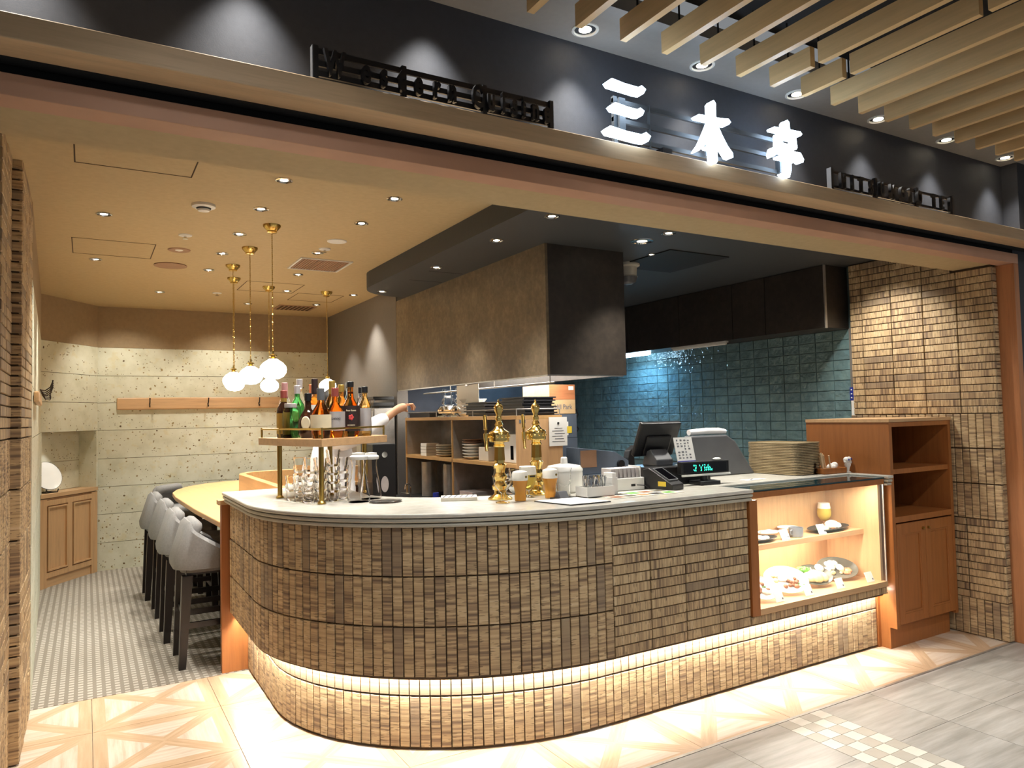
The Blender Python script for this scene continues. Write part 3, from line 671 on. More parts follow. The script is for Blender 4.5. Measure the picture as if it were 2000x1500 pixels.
# other ceiling fittings
t = thing('smoke_detector', 'white smoke detector on the beige ceiling in front of the pendants', 'detector', (.564, 4.323, CEIL))
MB().lathe([(.062, 0), (.062, -.014), (.05, -.02)], 24).build('base', 'whitep', t, True); MB().lathe([(.034, -.02), (.03, -.036), (.001, -.042)], 20).build('sensor', 'whitep', t, True); MB().lathe([(.04, -.02), (.036, -.026)], 20).build('slot_ring', 'blackp', t)
def sprinkler(x, y, lb):
    t = thing('sprinkler', lb, 'sprinkler', (x, y, CEIL), 0, 'sprinklers in the beige ceiling')
    MB().lathe([(.042, 0), (.04, -.006), (.02, -.008)], 20).build('plate', 'whitep', t, True)
    MB().lathe([(.008, -.008), (.008, -.022), (.016, -.023), (.016, -.026)], 12).build('nozzle', 'chrome', t)
sprinkler(.552, 5.083, 'white sprinkler in the beige ceiling behind the smoke detector')
sprinkler(1.463, 5.093, 'white sprinkler in the beige ceiling beside the round white cover')
sprinkler(1.064, 7.282, 'white sprinkler in the beige ceiling far back, left of the pendant cords')
t = thing('speaker_cover', 'round flat white cover in the beige ceiling', 'speaker', (1.474, 4.835, CEIL)); MB().lathe([(.066, 0), (.066, -.004), (.06, -.006)], 28).build('grille', 'whitep', t)
t = thing('round_vent', 'round brass-grey air vent with a bright centre in the beige ceiling', 'vent', (.562, 5.545, CEIL)); MB().lathe([(.075, 0), (.07, -.006), (.03, -.004)], 28).build('ring', 'grille', t); MB().lathe([(.03, -.003), (.001, -.012)], 20).build('cone', 'whitep', t)
t = thing('round_vent', 'larger flat dark round vent in the beige ceiling near the left wall', 'vent', (.559, 6.121, CEIL)); MB().lathe([(.115, 0), (.11, -.005), (.001, -.005)], 32).build('disc', 'gap', t); MB().lathe([(.115, 0), (.118, -.007), (.108, -.006)], 32).build('ring', 'grille', t)
t = thing('air_grille', 'square brown slatted air grille in the beige ceiling right of the pendants', 'grille', (1.58, 5.64, CEIL))
MB().bx(-.2, .2, -.215, -.2, -.008, 0).bx(-.2, .2, .2, .215, -.008, 0).bx(-.2, -.185, -.2, .2, -.008, 0).bx(.185, .2, -.2, .2, -.008, 0).build('frame', 'whitep', t)
MB().bx(-.185, .185, -.2, .2, -.001, 0).build('backing', 'grille', t)
for k in range(18): MB().bx(-.178 + .0204 * k, -.168 + .0204 * k, -.2, .2, -.006, -.001).build('slat', 'grille', t)
t = thing('air_grille', 'second brown air grille in the beige ceiling near the back wall', 'grille', (1.95, 7.95, CEIL))
MB().bx(-.2, .2, -.16, .16, -.006, 0).build('frame', 'grille', t)
for k in range(8): MB().bx(-.17 + .045 * k, -.145 + .045 * k, -.14, .14, -.009, -.006).build('slat', 'gap', t)
t = thing('ceiling_camera', 'grey dome camera under the dark soffit right of the hood', 'camera', (3.393, 4.093, 2.575))
MB().lathe([(.085, 0), (.085, -.02), (.065, -.03), (.062, -.09), (.07, -.1)], 24).build('housing', 'offwhite', t, True)
MB().lathe([(.068, -.1), (.055, -.135), (.03, -.15), (.001, -.152)], 24).build('dome', 'greyp', t, True)
# pendants
PEND = [(.994, 4.604), (.988, 5.278), (.983, 5.93), (1.079, 6.464), (1.429, 6.769), (1.977, 6.834)]
PL_ = ['nearest, with the longest cord in view', 'second from the front', 'third from the front', 'fourth, hidden behind the third globe', 'fifth, low behind the nearest globe', 'rearmost, behind the bottles']
def pendant(i, x, y):
    t = thing('pendant_lamp', 'opal glass globe pendant on a brass chain cord, ' + PL_[i], 'lamp', (x, y, CEIL), 0, 'opal globe pendants over the bar')
    MB().lathe([(.055, 0), (.052, -.012), (.036, -.03), (.03, -.036), (.03, -.046), (.012, -.05)], 24).build('ceiling_cup', 'brass', t, True)
    zt = 1.905 - CEIL
    mb = MB()
    n = 60
    for k in range(n):
        z0 = -.05 + (zt + .05) * k / n; z1 = -.05 + (zt + .05) * (k + 1) / n
        mb.at((0, 0, (z0 + z1) / 2), (0, 0, k * pi / 2)); mb.lathe([(.0012, -(z1 - z0) * .52), (.0045, 0), (.0012, (z1 - z0) * .52)], 5)
    mb.build('chain_cord', 'brass_old', t)
    MB().lathe([(.006, zt + .02), (.006, zt), (.024, zt - .008), (.024, zt - .014), (.012, zt - .02), (.03, zt - .038)], 20).build('fitter', 'brass', t, True)
    zc = 1.82 - CEIL
    MB().lathe([(.02, zc + .056), (.034, zc + .046), (.058, zc + .03), (.076, zc + .008), (.08, zc - .012), (.076, zc - .034), (.06, zc - .056), (.034, zc - .069), (.0005, zc - .073)], 28).build('globe_shade', 'globe', t, True)
for i, (x, y) in enumerate(PEND): pendant(i, x, y)

# ------------------------------------------------------------------ SHOP SIGNS ON THE CORNICE
sg = thing('shop_sign', 'black metal rail sign reading Western Cuisine on the left of the cornice', 'sign', (.60, 2.20, 2.546))
for z in (.0, .032, .070): MB().bx(0, .885, -.004, .004, z + .012, z + .03).build('rail', 'blackp', sg)
for x in (0, .29, .59, .868): MB().bx(x, x + .016, -.012, .006, 0, .104).build('post', 'blackp', sg)
MB().bx(-.003, .0, -.012, .012, 0, .104).build('end_plate', 'greyp', sg)
xs = [.065, .165, .225, .285, .345, .41, .468, 0, .565, .617, .667, .712, .752, .80, .850]
for ch, x in zip('Western Cuisine', xs):
    if ch != ' ': inst('letter', LET[ch], sg, (x, -.016, .018))
sg = thing('shop_sign', 'black metal rail sign of capital letters on the right of the cornice', 'sign', (3.08, 2.20, 2.546))
for z in (.012, .082): MB().bx(0, 1.05, -.004, .004, z, z + .012).build('rail', 'blackp', sg)
for x in (0, .345, .70, 1.035): MB().bx(x, x + .016, -.012, .006, 0, .104).build('post', 'blackp', sg)
MB().bx(-.003, 0, -.012, .012, 0, .104).build('end_plate', 'greyp', sg)
xs = [.075, .15, .22, .30, .385, .475, .56, .635, .71, 0, .85, .925, 1.0]
for ch, x in zip('MITSUMOTO TEI', xs):
    if ch != ' ': inst('letter', LET2[ch], sg, (x, -.016, .015))
# three large glowing characters, each a thing of strokes
def stroke(mb, pts):                                 # pts: (x, z, half width)
    P = [(Vector((x, z)), w_) for x, z, w_ in pts]; L = []; R = []
    for i, (p, w_) in enumerate(P):
        d = (P[min(i + 1, len(P) - 1)][0] - P[max(0, i - 1)][0]).normalized(); n = Vector((-d.y, d.x)) * w_ * .74
        L.append(tuple(p + n)); R.append(tuple(p - n))
    e0 = P[0][0] - (P[1][0] - P[0][0]).normalized() * P[0][1] * .8; e1 = P[-1][0] + (P[-1][0] - P[-2][0]).normalized() * P[-1][1] * .8
    mb.prism_y([tuple(e0)] + R + [tuple(e1)] + L[::-1], -.02, .02)
KJ = {'three': [[(-.082, .222, .017), (-.02, .218, .014), (.05, .216, .015), (.072, .222, .022)],
                [(-.068, .131, .017), (-.01, .128, .014), (.045, .126, .015), (.062, .132, .021)],
                [(-.095, .034, .018), (-.02, .030, .015), (.06, .028, .017), (.088, .036, .025)]],
      'trunk': [[(-.088, .176, .007), (-.03, .178, .010), (.04, .180, .011), (.085, .182, .017)],
                [(0, .245, .017), (0, .18, .014), (.0, .1, .013), (.002, 0, .014)],
                [(-.006, .165, .010), (-.035, .11, .011), (-.065, .06, .010), (-.098, .028, .004)],
                [(.006, .165, .010), (.035, .115, .011), (.065, .07, .014), (.095, .040, .017)],
                [(-.035, .056, .007), (0, .056, .008), (.035, .058, .009)]],
      'pavilion': [[(0, .25, .014), (.004, .222, .012)], [(-.09, .208, .008), (0, .212, .009), (.085, .212, .014)],
                   [(-.05, .188, .008), (-.05, .140, .009)], [(-.05, .186, .007), (.05, .186, .008), (.052, .142, .010)], [(-.05, .144, .007), (.05, .144, .007)],
                   [(-.088, .118, .010), (-.096, .088, .012)], [(-.086, .116, .008), (.08, .116, .009), (.092, .092, .014)],
                   [(-.056, .086, .007), (0, .087, .008), (.058, .088, .010)], [(.006, .084, .012), (.004, .03, .011), (-.004, .004, .010), (-.034, .014, .004)]]}
rs = thing('sign_rails', 'dark rails holding the three glowing characters on the cornice', 'sign frame', (1.79, 2.226, 2.546))
for z in (.03, .10, .175): MB().bx(0, .95, -.006, .006, z, z + .018).build('rail', 'soffit', rs)
for x in (0, .185, .55, .95): MB().bx(x, x + (.018 if x in (0, .95) else .005), -.008, .008, 0, .2).build('post', 'soffit', rs)
MB().bx(.24, .29, -.02, .02, 0, .03).build('power_box', 'blackp', rs)
for (k, st), x, nm in zip(KJ.items(), (1.818, 2.278, 2.742), ('left, of three horizontal strokes', 'middle, shaped like a tree with a bar', 'right, the densest one')):
    t = thing('sign_character', 'glowing white character of the shop sign, ' + nm, 'sign', (x, 2.178, 2.545), 0)
    for s_ in st:
        mb = MB(); stroke(mb, s_); mb.build('stroke', 'neon', t)
    MB().bx(-.015, .015, .02, .03, .03, .19).build('back_bracket', 'soffit', t)

# ------------------------------------------------------------------ HOOD, UPPER CABINETS, TEAL SIDE LAMPS
t = thing('range_hood', 'big brown laminate hood box hanging from the dark soffit', 'hood', (2.8, 5.085, 1.745))
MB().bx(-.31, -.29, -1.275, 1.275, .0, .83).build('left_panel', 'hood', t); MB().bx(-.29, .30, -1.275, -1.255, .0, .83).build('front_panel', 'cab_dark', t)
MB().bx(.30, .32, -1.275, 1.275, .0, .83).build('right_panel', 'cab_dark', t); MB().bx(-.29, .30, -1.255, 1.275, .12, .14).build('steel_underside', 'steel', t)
MB().bx(-.306, -.29, -1.27, 1.27, -.008, 0).bx(-.29, .3, -1.27, -1.255, -.008, 0).build('bottom_rim', 'steel', t)
hr = thing('hanging_rail', 'thin steel rail hanging under the hood along its left side', 'rail', (2.60, 5.0, 1.70))
MB().tube([(0, -1.1, 0), (0, 1.0, 0)], .006, 8).build('bar', 'steel', hr)
for y in (-1.05, -.3, .45): MB().tube([(0, y, 0), (0, y, .157)], .004, 6).build('hanger', 'steel', hr)
t = thing('upper_cabinets', 'row of dark wall cabinets above the teal tiles', 'cabinet', (5.06, 3.5, 2.10))
MB().bx(-.262, 0, 0, 3.9, 0, .474).build('carcass', 'cab_dark', t)
ys = [.0, .55, .90, 1.55, 2.3, 3.05, 3.9]
for y0, y1 in zip(ys, ys[1:]): MB().bx(-.282, -.263, y0 + .003, y1 - .003, .0, .47).build('door', 'cab_dark', t)
MB().bx(-.284, -.262, -.008, 0, -.004, .474).build('end_strip', 'steel', t)
t = thing('tube_light', 'glowing blue-white tube lamp under the dark cabinets by the hood', 'lamp', (4.86, 5.77, 2.085)); MB().tube([(0, -.2, 0), (0, .2, 0)], .022, 12).build('tube', 'tube', t, True); MB().bx(-.02, .02, -.21, .21, .012, .016).build('bracket', 'whitep', t)
d = bpy.data.lights.new('tube_lamp', 'AREA'); d.shape = 'RECTANGLE'; d.size = .05; d.size_y = .4; d.energy = 10; d.color = (.30, .64, 1.0)
o = bpy.data.objects.new('tube_lamp', d); col.objects.link(o); o.location = (4.86, 5.77, 2.055); o.rotation_euler = (0, radians(18), 0)
t = thing('tube_light', 'unlit white tube lamp under the dark cabinets, nearer the pillar', 'lamp', (4.83, 4.86, 2.088)); MB().bx(-.02, .02, -.34, .34, 0, .014).build('housing', 'whitep', t); MB().tube([(0, -.33, -.008), (0, .33, -.008)], .012, 10).build('tube', 'white', t)
t = thing('wall_notice', 'small blue notice with white dots above a white card on the teal wall edge', 'notice', (5.033, 3.46, 1.52)); MB().bx(-.006, 0, -.02, .03, .03, .13).build('blue_card', 'blue', t); MB().bx(-.008, 0, -.022, .02, -.1, .028).build('white_card', 'paper', t)
mb = MB()
for i in range(2):
    for j in range(3): mb.ball((-.0065, -.008 + .024 * i, .05 + .03 * j), .006, 8)
mb.build('dot', 'paper', t)

# ------------------------------------------------------------------ NICHE CABINET AND PLATE
def nl(x, y): return (B.x + x * cos(a2) - y * sin(a2), B.y + x * sin(a2) + y * cos(a2))
p = nl(0, 0); t = thing('niche_cabinet', 'low oak cabinet with two framed panels under the stone niche', 'cabinet', (p[0], p[1], 0), a2)
MB().bx(.004, L2 - .004, -.028, .165, .822, .86).build('top_board', 'oak', t, bevel=.002)
MB().bx(.004, .09, -.02, 0, 0, .815).bx(L2 - .09, L2 - .004, -.02, 0, 0, .815).bx(.09, L2 - .09, -.02, 0, .09, .14).bx(.09, L2 - .09, -.02, 0, .75, .80).bx(L2 / 2 - .03, L2 / 2 + .03, -.02, 0, .14, .75).bx(.004, L2 - .004, 0, .16, 0, .815).build('carcass', 'oak_z', t)
MB().bx(.09, L2 - .09, -.006, 0, 0, .088).build('kick_board', 'oak', t)
for x0, x1 in ((.10, L2 / 2 - .04), (L2 / 2 + .04, L2 - .10)):
    d_ = MB().bx(x0, x1, -.012, -.001, .15, .74).build('panel', 'oak_z', t)
    mo = MB().bx(x0, x0 + .014, -.027, -.0125, .15, .74).bx(x1 - .014, x1, -.027, -.0125, .15, .74).bx(x0 + .014, x1 - .014, -.027, -.0125, .726, .74).bx(x0 + .014, x1 - .014, -.027, -.0125, .15, .164).build('moulding', 'oak_z', d_); mo.parent = d_
p = nl(.20, .07); t = thing('display_plate', 'large white plate with a dark rim leaning on a black stand in the niche', 'plate', (p[0], p[1], .86), a2 - .25)
mb = MB(); mb.at((0, .012, .152), (radians(68), 0, 0)); mb.lathe([(.0005, .006), (.09, .006), (.105, .012), (.14, .022), (.14, .026), (.1, .016), (.0005, .010)], 40).build('plate', 'white', t, True)
mb = MB(); mb.at((0, .012, .152), (radians(68), 0, 0)); mb.lathe([(.137, .0265), (.141, .0255), (.141, .022)], 40, cap=False).build('rim', 'ink', t)
MB().tube([(-.06, -.06, .006), (.06, -.06, .006), (.05, .06, .006), (-.05, .06, .006), (-.06, -.06, .006)], .005, 8).tube([(-.04, .05, .006), (-.03, .085, .17)], .005, 8).tube([(.04, .05, .006), (.03, .085, .17)], .005, 8).tube([(-.06, -.06, .006), (-.06, -.075, .035)], .005, 8).tube([(.06, -.06, .006), (.06, -.075, .035)], .005, 8).build('stand', 'blackp', t)
p = nl(.22, .02); spot(p[0], p[1], 1.42, 5, 70, .5, (1, .98, .92), tx=p[0], ty=p[1] + .06, tz=.9, r=.01)
p = nl(.22, .04); downlight(p[0], p[1], 1.4275, 'tiny downlight in the roof of the stone niche above the plate', 'niche light', 'lamp', .02)

# ------------------------------------------------------------------ COAT RAILS
def hook(par, x, y, z, rz=0, s=1.0, q=1.0):
    mb = MB(); mb.at((x, y, z), (0, 0, rz), (s, s, s))
    mb.cyl((0, 0, 0), .001, .001); mb.tube([(0, 0, -.015), (0, -.025, -.02), (0, -.05, .0), (.0, -.062, .035)], [.006 * q, .006 * q, .006 * q, .005 * q], 8)
    mb.tube([(0, 0, -.012), (0, -.02, -.045), (0, -.045, -.05), (0, -.052, -.032)], .005 * q, 8).ball((0, -.062, .037), .008 * q, 8)
    return mb.build('hook', 'iron', par)
t = thing('coat_rail', 'long oak coat rail with dark hooks on the stone back wall', 'coat rail', (.273, 8.578, 1.634))
MB().bx(0, 1.72, -.032, -.001, 0, .127).build('board', 'oak', t, bevel=.012)
for x in (.304, .876, 1.41): hook(t, x, -.032, .076)
t = thing('coat_rail', 'short oak coat rail with black hooks on the left stone wall', 'coat rail', (A.x + cos(a1) * .18 + .022, A.y + sin(a1) * .18, 1.628), a1)
MB().bx(0, 1.05, -.03, -.002, 0, .06).build('board', 'oak', t, bevel=.008)
for x in (.08, .36, .64, .92): hook(t, x, -.03, .085, 0, 1.0, .6)

# ------------------------------------------------------------------ BAR TABLE, UPSTAND, END PANEL
t = thing('bar_table', 'long oak bar table with a rounded far corner', 'table', (1.0, 6.0, 0))
bt = [(.705, 4.73), (.66, 5.6), (.635, 6.6), (.65, 7.0), (.71, 7.28), (.83, 7.55), (1.0, 7.77), (1.2, 7.9), (1.4, 7.95), (2.48, 7.95), (2.48, 6.9), (1.2, 6.9), (1.2, 4.73)]
mb = MB(); mb.t = Matrix.Translation((-1, -6, 0)); mb.prism(bt, .848, .885).build('table_top', 'oak_y', t, bevel=.006)
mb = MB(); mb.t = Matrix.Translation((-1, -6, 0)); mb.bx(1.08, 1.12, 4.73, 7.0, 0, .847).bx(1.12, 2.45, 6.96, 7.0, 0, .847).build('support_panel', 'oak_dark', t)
mb = MB(); mb.t = Matrix.Translation((-1, -6, 0)); mb.tube([(1.0, 4.75, .2), (1.0, 6.9, .2)], .016, 10).build('foot_rail', 'brass_old', t)
t = thing('bar_upstand', 'raised oak rim around the serving side of the bar table', 'bar ledge', (1.15, 4.75, .886))
def upo(o): return [(0 + o, 0), (0 + o, 1.95), (.03 + o * .9, 2.08 - o * .3), (.12 + o * .5, 2.2 - o * .7), (.26, 2.26 - o), (1.3, 2.26 - o)]
mb = MB(); mb.ring(upo(0), upo(.06), 0, .145).build('rim', 'oak_y', t, bevel=.003)
MB().bx(.062, .25, .0, 2.15, 0, .02).build('inner_ledge', 'oak', t)
t = thing('condiment_packet', 'small red and white packet on the inner corner of the bar ledge', 'packet', (1.245, 6.82, .906)); MB().bx(-.03, .03, -.02, .02, 0, .06).build('body', 'paper', t); MB().bx(-.0305, .0, -.0205, .0205, .02, .061).build('band', 'red', t)
t = thing('end_panel', 'upright oak end panel with a cap between bar and tiled counter', 'panel', (.70, 4.67, 0))
MB().bx(.0, .57, 0, .05, 0, .996).build('panel', 'oak_red', t); MB().bx(-.018, .585, -.012, .06, .997, 1.024).build('cap', 'oak', t, bevel=.002)

# ------------------------------------------------------------------ BAR STOOLS
def make_stool():
    t = thing('bar_stool', '', 'stool', (0, 0, 0), 0, 'grey upholstered bar stools along the bar')
    # shell: U path from front right round the back to front left
    P = []
    for k in range(8): P.append((.17 - .30 * k / 7, -.205))
    for k in range(1, 7): a = pi / 2 * k / 6; P.append((-.13 - .10 * sin(a), -.205 + .10 * (1 - cos(a))))
    for k in range(1, 6): P.append((-.23, -.105 + .21 * k / 6))
    P += [(x, -y) for x, y in P[:14][::-1]]
    n = len(P); vs = []; top = []
    for i, (x, y) in enumerate(P):
        d = Vector((P[min(i + 1, n - 1)][0] - P[max(i - 1, 0)][0], P[min(i + 1, n - 1)][1] - P[max(i - 1, 0)][1])).normalized(); nr = Vector((d.y, -d.x))     # outward
        u = min(1, max(0, (.13 - x) / .345)); s_ = u ** 1.15; H = .655 + .215 * s_
        lean = .075 * s_ * (1 if x < -.05 else .3)
        for fr, off, zz in ((0, .02, .575), (0, .024, .655), (1, .028, H), (1, -.012, H + .012), (1, -.034, H - .01), (0, -.028, .64), (0, -.024, .60)):
            vs.append((x + nr.x * (off + lean * fr), y + nr.y * (off + lean * fr * .5), zz))
        top.append((x + nr.x * (.026 + lean), y + nr.y * (.022 + lean * .5), H - .022))
    fs = []
    for i in range(n - 1):
        for k in range(6): fs.append((i * 7 + k, (i + 1) * 7 + k, (i + 1) * 7 + k + 1, i * 7 + k + 1))
    fs += [tuple(range(7)), tuple((n - 1) * 7 + k for k in range(6, -1, -1))]
    MB().add(vs, fs).build('backrest', 'fabric', t, True)
    rr = [.010 + .032 * max(0, min(1, (p_[2] - .74) / .10)) for p_ in top]
    MB().tube(top, rr, 10).build('rolled_edge', 'fabric', t, True)
    seat = [(-.19, -.17), (.10, -.18), (.19, -.18), (.225, -.14), (.23, 0), (.225, .14), (.19, .18), (.10, .18), (-.19, .17)]
    MB().prism(seat, .60, .685).build('seat', 'fabric', t, True, bevel=.025)
    MB().prism([(x * .97, y * .97) for x, y in seat], .56, .60).build('seat_frame', 'leg', t)
    for x, y in ((-.18, -.165), (-.18, .165), (.19, -.17), (.19, .17)):
        sx = -.03 if x < 0 else .012
        mb = MB(); w0, w1 = .030, .020
        mb.add([(x - w0, y - w0, .56), (x + w0, y - w0, .56), (x + w0, y + w0, .56), (x - w0, y + w0, .56), (x + sx - w1, y - w1, 0), (x + sx + w1, y - w1, 0), (x + sx + w1, y + w1, 0), (x + sx - w1, y + w1, 0)],
               [(3, 2, 1, 0), (4, 5, 6, 7), (0, 1, 5, 4), (1, 2, 6, 5), (2, 3, 7, 6), (3, 0, 4, 7)]); mb.build('leg', 'leg', t)
    for y in (-.168, .168): MB().bx(-.19, .19, y - .011, y + .011, .24, .275).build('stretcher', 'leg', t)
    MB().bx(.18, .205, -.16, .16, .17, .205).build('foot_bar', 'leg', t); MB().bx(-.20, -.18, -.16, .16, .30, .33).build('stretcher', 'leg', t)
    return t
st0 = make_stool()
SL = [(.715, 5.055, 0, 'grey upholstered bar stool with dark legs, nearest to the oak end panel'), (.685, 5.69, 0, 'grey upholstered bar stool, second from the oak end panel'),
      (.685, 6.42, 0, 'grey upholstered bar stool, third from the oak end panel'), (.66, 7.09, 0, 'grey upholstered bar stool, fourth and last along the straight side of the bar'), (.80, 7.82, -.75, 'grey upholstered bar stool at the rounded far corner, turned towards the entrance')]
for i, (x, y, a, lb) in enumerate(SL):
    if i == 0: st0.location = (x, y, 0); st0['label'] = lb
    else: dup(st0, (x, y, 0), a, lb)
# ------------------------------------------------------------------ BOTTLE SHELF ON THE COUNTER
WT = 1.076                                           # top of the worktop
SHP = [(.84, 4.28), (.88, 4.0), (1.0, 3.57), (1.47, 3.92), (1.42, 4.28)]
t = thing('bottle_shelf', 'raised angular oak shelf on brass posts holding the spirits', 'shelf', (1.1, 3.95, WT))
mb = MB(); mb.t = Matrix.Translation((-1.1, -3.95, -WT)); mb.prism(SHP, 1.36, 1.399).build('board', 'oak', t, bevel=.002)
for x, y in ((.905, 4.05), (1.012, 3.625), (1.16, 3.98), (1.36, 3.99)):
    mb = MB(); mb.t = Matrix.Translation((x - 1.1, y - 3.95, 0)); mb.lathe([(.02, 0), (.02, .008), (.013, .016), (.013, 1.36 - WT)], 16).build('post', 'brass_old', t, True)
RP = [(.855, 4.26), (.895, 4.0), (1.008, 3.592), (1.45, 3.922)]
mb = MB(); mb.t = Matrix.Translation((-1.1, -3.95, -WT)); mb.tube([(x, y, 1.448) for x, y in RP], .0055, 8).build('gallery_rail', 'brass', t, True)
for x, y in RP:
    mb = MB(); mb.t = Matrix.Translation((x - 1.1, y - 3.95, 1.4 - WT)); mb.lathe([(.006, 0), (.006, .055)], 10).build('gallery_post', 'brass', t, True)

BOT = 'spirit bottles on the raised shelf'
def bottle(nm, x, y, h, r, body, cap, label, prof='std', lab=None, capm='blackp', caph=.05, rz=0.0, extra=None):
    t = thing('bottle', label, 'bottle', (x, y, 1.4), rz, BOT)
    sh = {'std': [(r * .9, 0), (r, .006), (r, h * .56), (r * .9, h * .63), (.018, h * .74), (.0145, h * .78), (.0145, h - caph)],
          'round': [(r * .7, 0), (r * .95, .02), (r, h * .2), (r * .97, h * .38), (r * .7, h * .52), (.026, h * .6), (.017, h * .66), (.015, h - caph)],
          'squat': [(r * .9, 0), (r, .008), (r, h * .7), (r * .94, h * .8), (r * .7, h * .86), (r * .7, h - caph)],
          'bell': [(r * .86, 0), (r * .9, .006), (r, h * .12), (r * 1.02, h * .42), (r * .8, h * .56), (.024, h * .66), (.017, h * .72), (.016, h - caph)]}[prof]
    MB().lathe(sh, 24).build('glass_body', body, t, True)
    cr = (sh[-1][0] + .003)
    MB().lathe([(cr, h - caph), (cr, h - .002), (cr * .9, h)], 18).build('cap', capm, t, True)
    if lab:
        z0, z1, m_ = lab[:3]; f = lab[3] if len(lab) > 3 else .5
        a = -pi / 2 - .25 - rz
        MB().lathe([(r * (1.04 if prof == 'bell' else 1.012), h * z0), (r * (1.04 if prof == 'bell' else 1.012), h * z1)], 16, a0=a - pi * f, a1=a + pi * f).build('label', m_, t, True)
    if extra: extra(t, r, h)
    return t
def put_text(par, key, r, z, mat_rot=-.25):
    a = -pi / 2 - .25
    inst('lettering', TX[key], par, (r * 1.055 * cos(a), r * 1.055 * sin(a), z), (0, 0, mat_rot))
def oval(t, r, h):
    a = -pi / 2 - .5; mb = MB(); mb.at((cos(a) * r * .99, sin(a) * r * .99, h * .33), (pi / 2, 0, a + pi / 2)); mb.lathe([(.0005, .004), (.021, .004), (.024, .0)], 24, sy=1.5).build('oval_label', 'label_cream', t)
def silver(t, r, h): put_text(t, 'a', r, h * .36)
def rose(t, r, h):
    put_text(t, 'b', r, h * .46); put_text(t, 'c', r, h * .20); a = -pi / 2 - .25
    mb = MB()
    for k in range(5): mb.at((r * 1.05 * cos(a) + .009 * cos(k * 1.256), r * 1.05 * sin(a), h * .35 + .009 * sin(k * 1.256)), (0, 0, 0)); mb.ball((0, 0, 0), .007, 8, sy=.3)
    mb.build('rose_emblem', 'red', t)
    MB().lathe([(.0165, h * .78), (.0165, h - .055)], 16).build('neck_label', 'foil_red', t, True)
bottle('a', .967, 4.19, .307, .034, 'glassclear', 0, 'clear bottle with a tall pink cap at the left end of the spirits shelf', capm='foil_pink', caph=.09)
bottle('b', .937, 4.085, .258, .038, 'glassdark', 0, 'black bottle with red cap, gold neck and yellow label, left front of the shelf', lab=(.08, .52, 'foil_gold', .5), capm='foil_red', caph=.04, extra=lambda t, r, h: MB().lathe([(.017, h * .76), (.017, h * .84)], 14).build('neck_foil', 'foil_gold', t))
bottle('c', .950, 3.985, .185, .042, 'glassclear', 0, 'short clear round bottle with a wide silver cap beside the green bottle', prof='squat', capm='label_silver', caph=.022)
bottle('d', 1.005, 4.062, .285, .040, 'glassgreen', 0, 'green gin bottle with a silver cap on the shelf', capm='label_silver', caph=.045)
bottle('e', 1.05, 4.19, .328, .036, 'glassclear', 0, 'tall clear bottle with silver cap behind the green one', capm='label_silver', caph=.05)
bottle('f', 1.012, 3.865, .236, .052, 'glassdark', 0, 'dark brown round-shouldered bottle with an oval cream label', prof='round', capm='blackp', caph=.04, extra=oval)
bottle('g', 1.095, 4.09, .293, .036, 'glassamber', 0, 'amber bottle with an orange foil cap behind the brown bottle', capm='foil_orange', caph=.06)
bottle('h', 1.075, 3.965, .318, .034, 'glassclear', 0, 'tallest clear bottle with a long dark brown cap', lab=(.3, .55, 'white', .5), capm='label_black', caph=.085)
bottle('i', 1.035, 3.705, .256, .050, 'glassamber', 0, 'amber whisky bottle with dark grey stopper and plain cream label', prof='bell', lab=(.16, .47, 'label_cream', .55), capm='greyp', caph=.062)
bottle('j', 1.148, 3.888, .303, .036, 'glassgold', 0, 'golden bottle with a gold foil cap in the back row, behind the silver-labelled one', capm='foil_gold', caph=.07)
bottle('k', 1.125, 3.757, .259, .050, 'glassamber', 0, 'amber whisky bottle with brown stopper and silver crest label', prof='bell', lab=(.14, .52, 'label_silver', .4), capm='foil_red', caph=.045, extra=silver)
bottle('l', 1.225, 3.975, .286, .036, 'glassamber', 0, 'amber bottle with a slim gold cap beside the blue-green bottle', capm='foil_gold', caph=.04)
bottle('m', 1.287, 4.03, .304, .036, 'glassteal', 0, 'dark blue-green bottle with a black cap in the back row', capm='blackp', caph=.035)
bottle('n', 1.232, 3.835, .296, .050, 'glassamber', 0, 'amber bourbon bottle with black label and a red rose emblem', prof='bell', lab=(.1, .56, 'label_black', .5), caph=.03, extra=rose)
bottle('o', 1.345, 3.99, .273, .032, 'glassclear', 0, 'clear bottle with black cap and whitish label, second from the right end', lab=(.1, .5, 'offwhite', .5), caph=.035)
bottle('p', 1.332, 3.893, .272, .036, 'glassgold', 0, 'pale gold bottle with black cap and grey label at the right end of the shelf', lab=(.1, .56, 'label_silver', .5), caph=.035)

# ------------------------------------------------------------------ TUMBLERS, CARAFES, GOBLETS, BEERS
def tumbler_mesh(h=.085, r0=.026, r1=.036):
    mb = MB(); n = 14
    prof = [(r0 * .6, 0), (r0, 0), (r0 + .003, .006)] + [(r0 + (r1 - r0) * k / 8 + (.0016 if k % 2 else 0), .006 + (h - .006) * k / 8) for k in range(1, 9)] + [(r1 - .003, h)] + [(r0 + (r1 - r0) * k / 4 - .004, .008 + (h - .008) * k / 4) for k in (3, 2, 1)] + [(r0 * .8, .010), (.0005, .010)]
    return mb.lathe(prof, n).mesh('bowl', 'glassclear', True)
TMB = tumbler_mesh()
GT = 'glass tumblers stacked under the bottle shelf'
def tumbler(x, y, k, lab):
    t = thing('glass_tumbler', lab, 'glass', (x, y, WT + .0445 * k), 0, GT); inst('bowl', TMB, t, (0, 0, 0), (0, 0, random.uniform(0, 6))); return t
FR = [(.935, 3.905), (.955, 3.82), (.975, 3.735)]
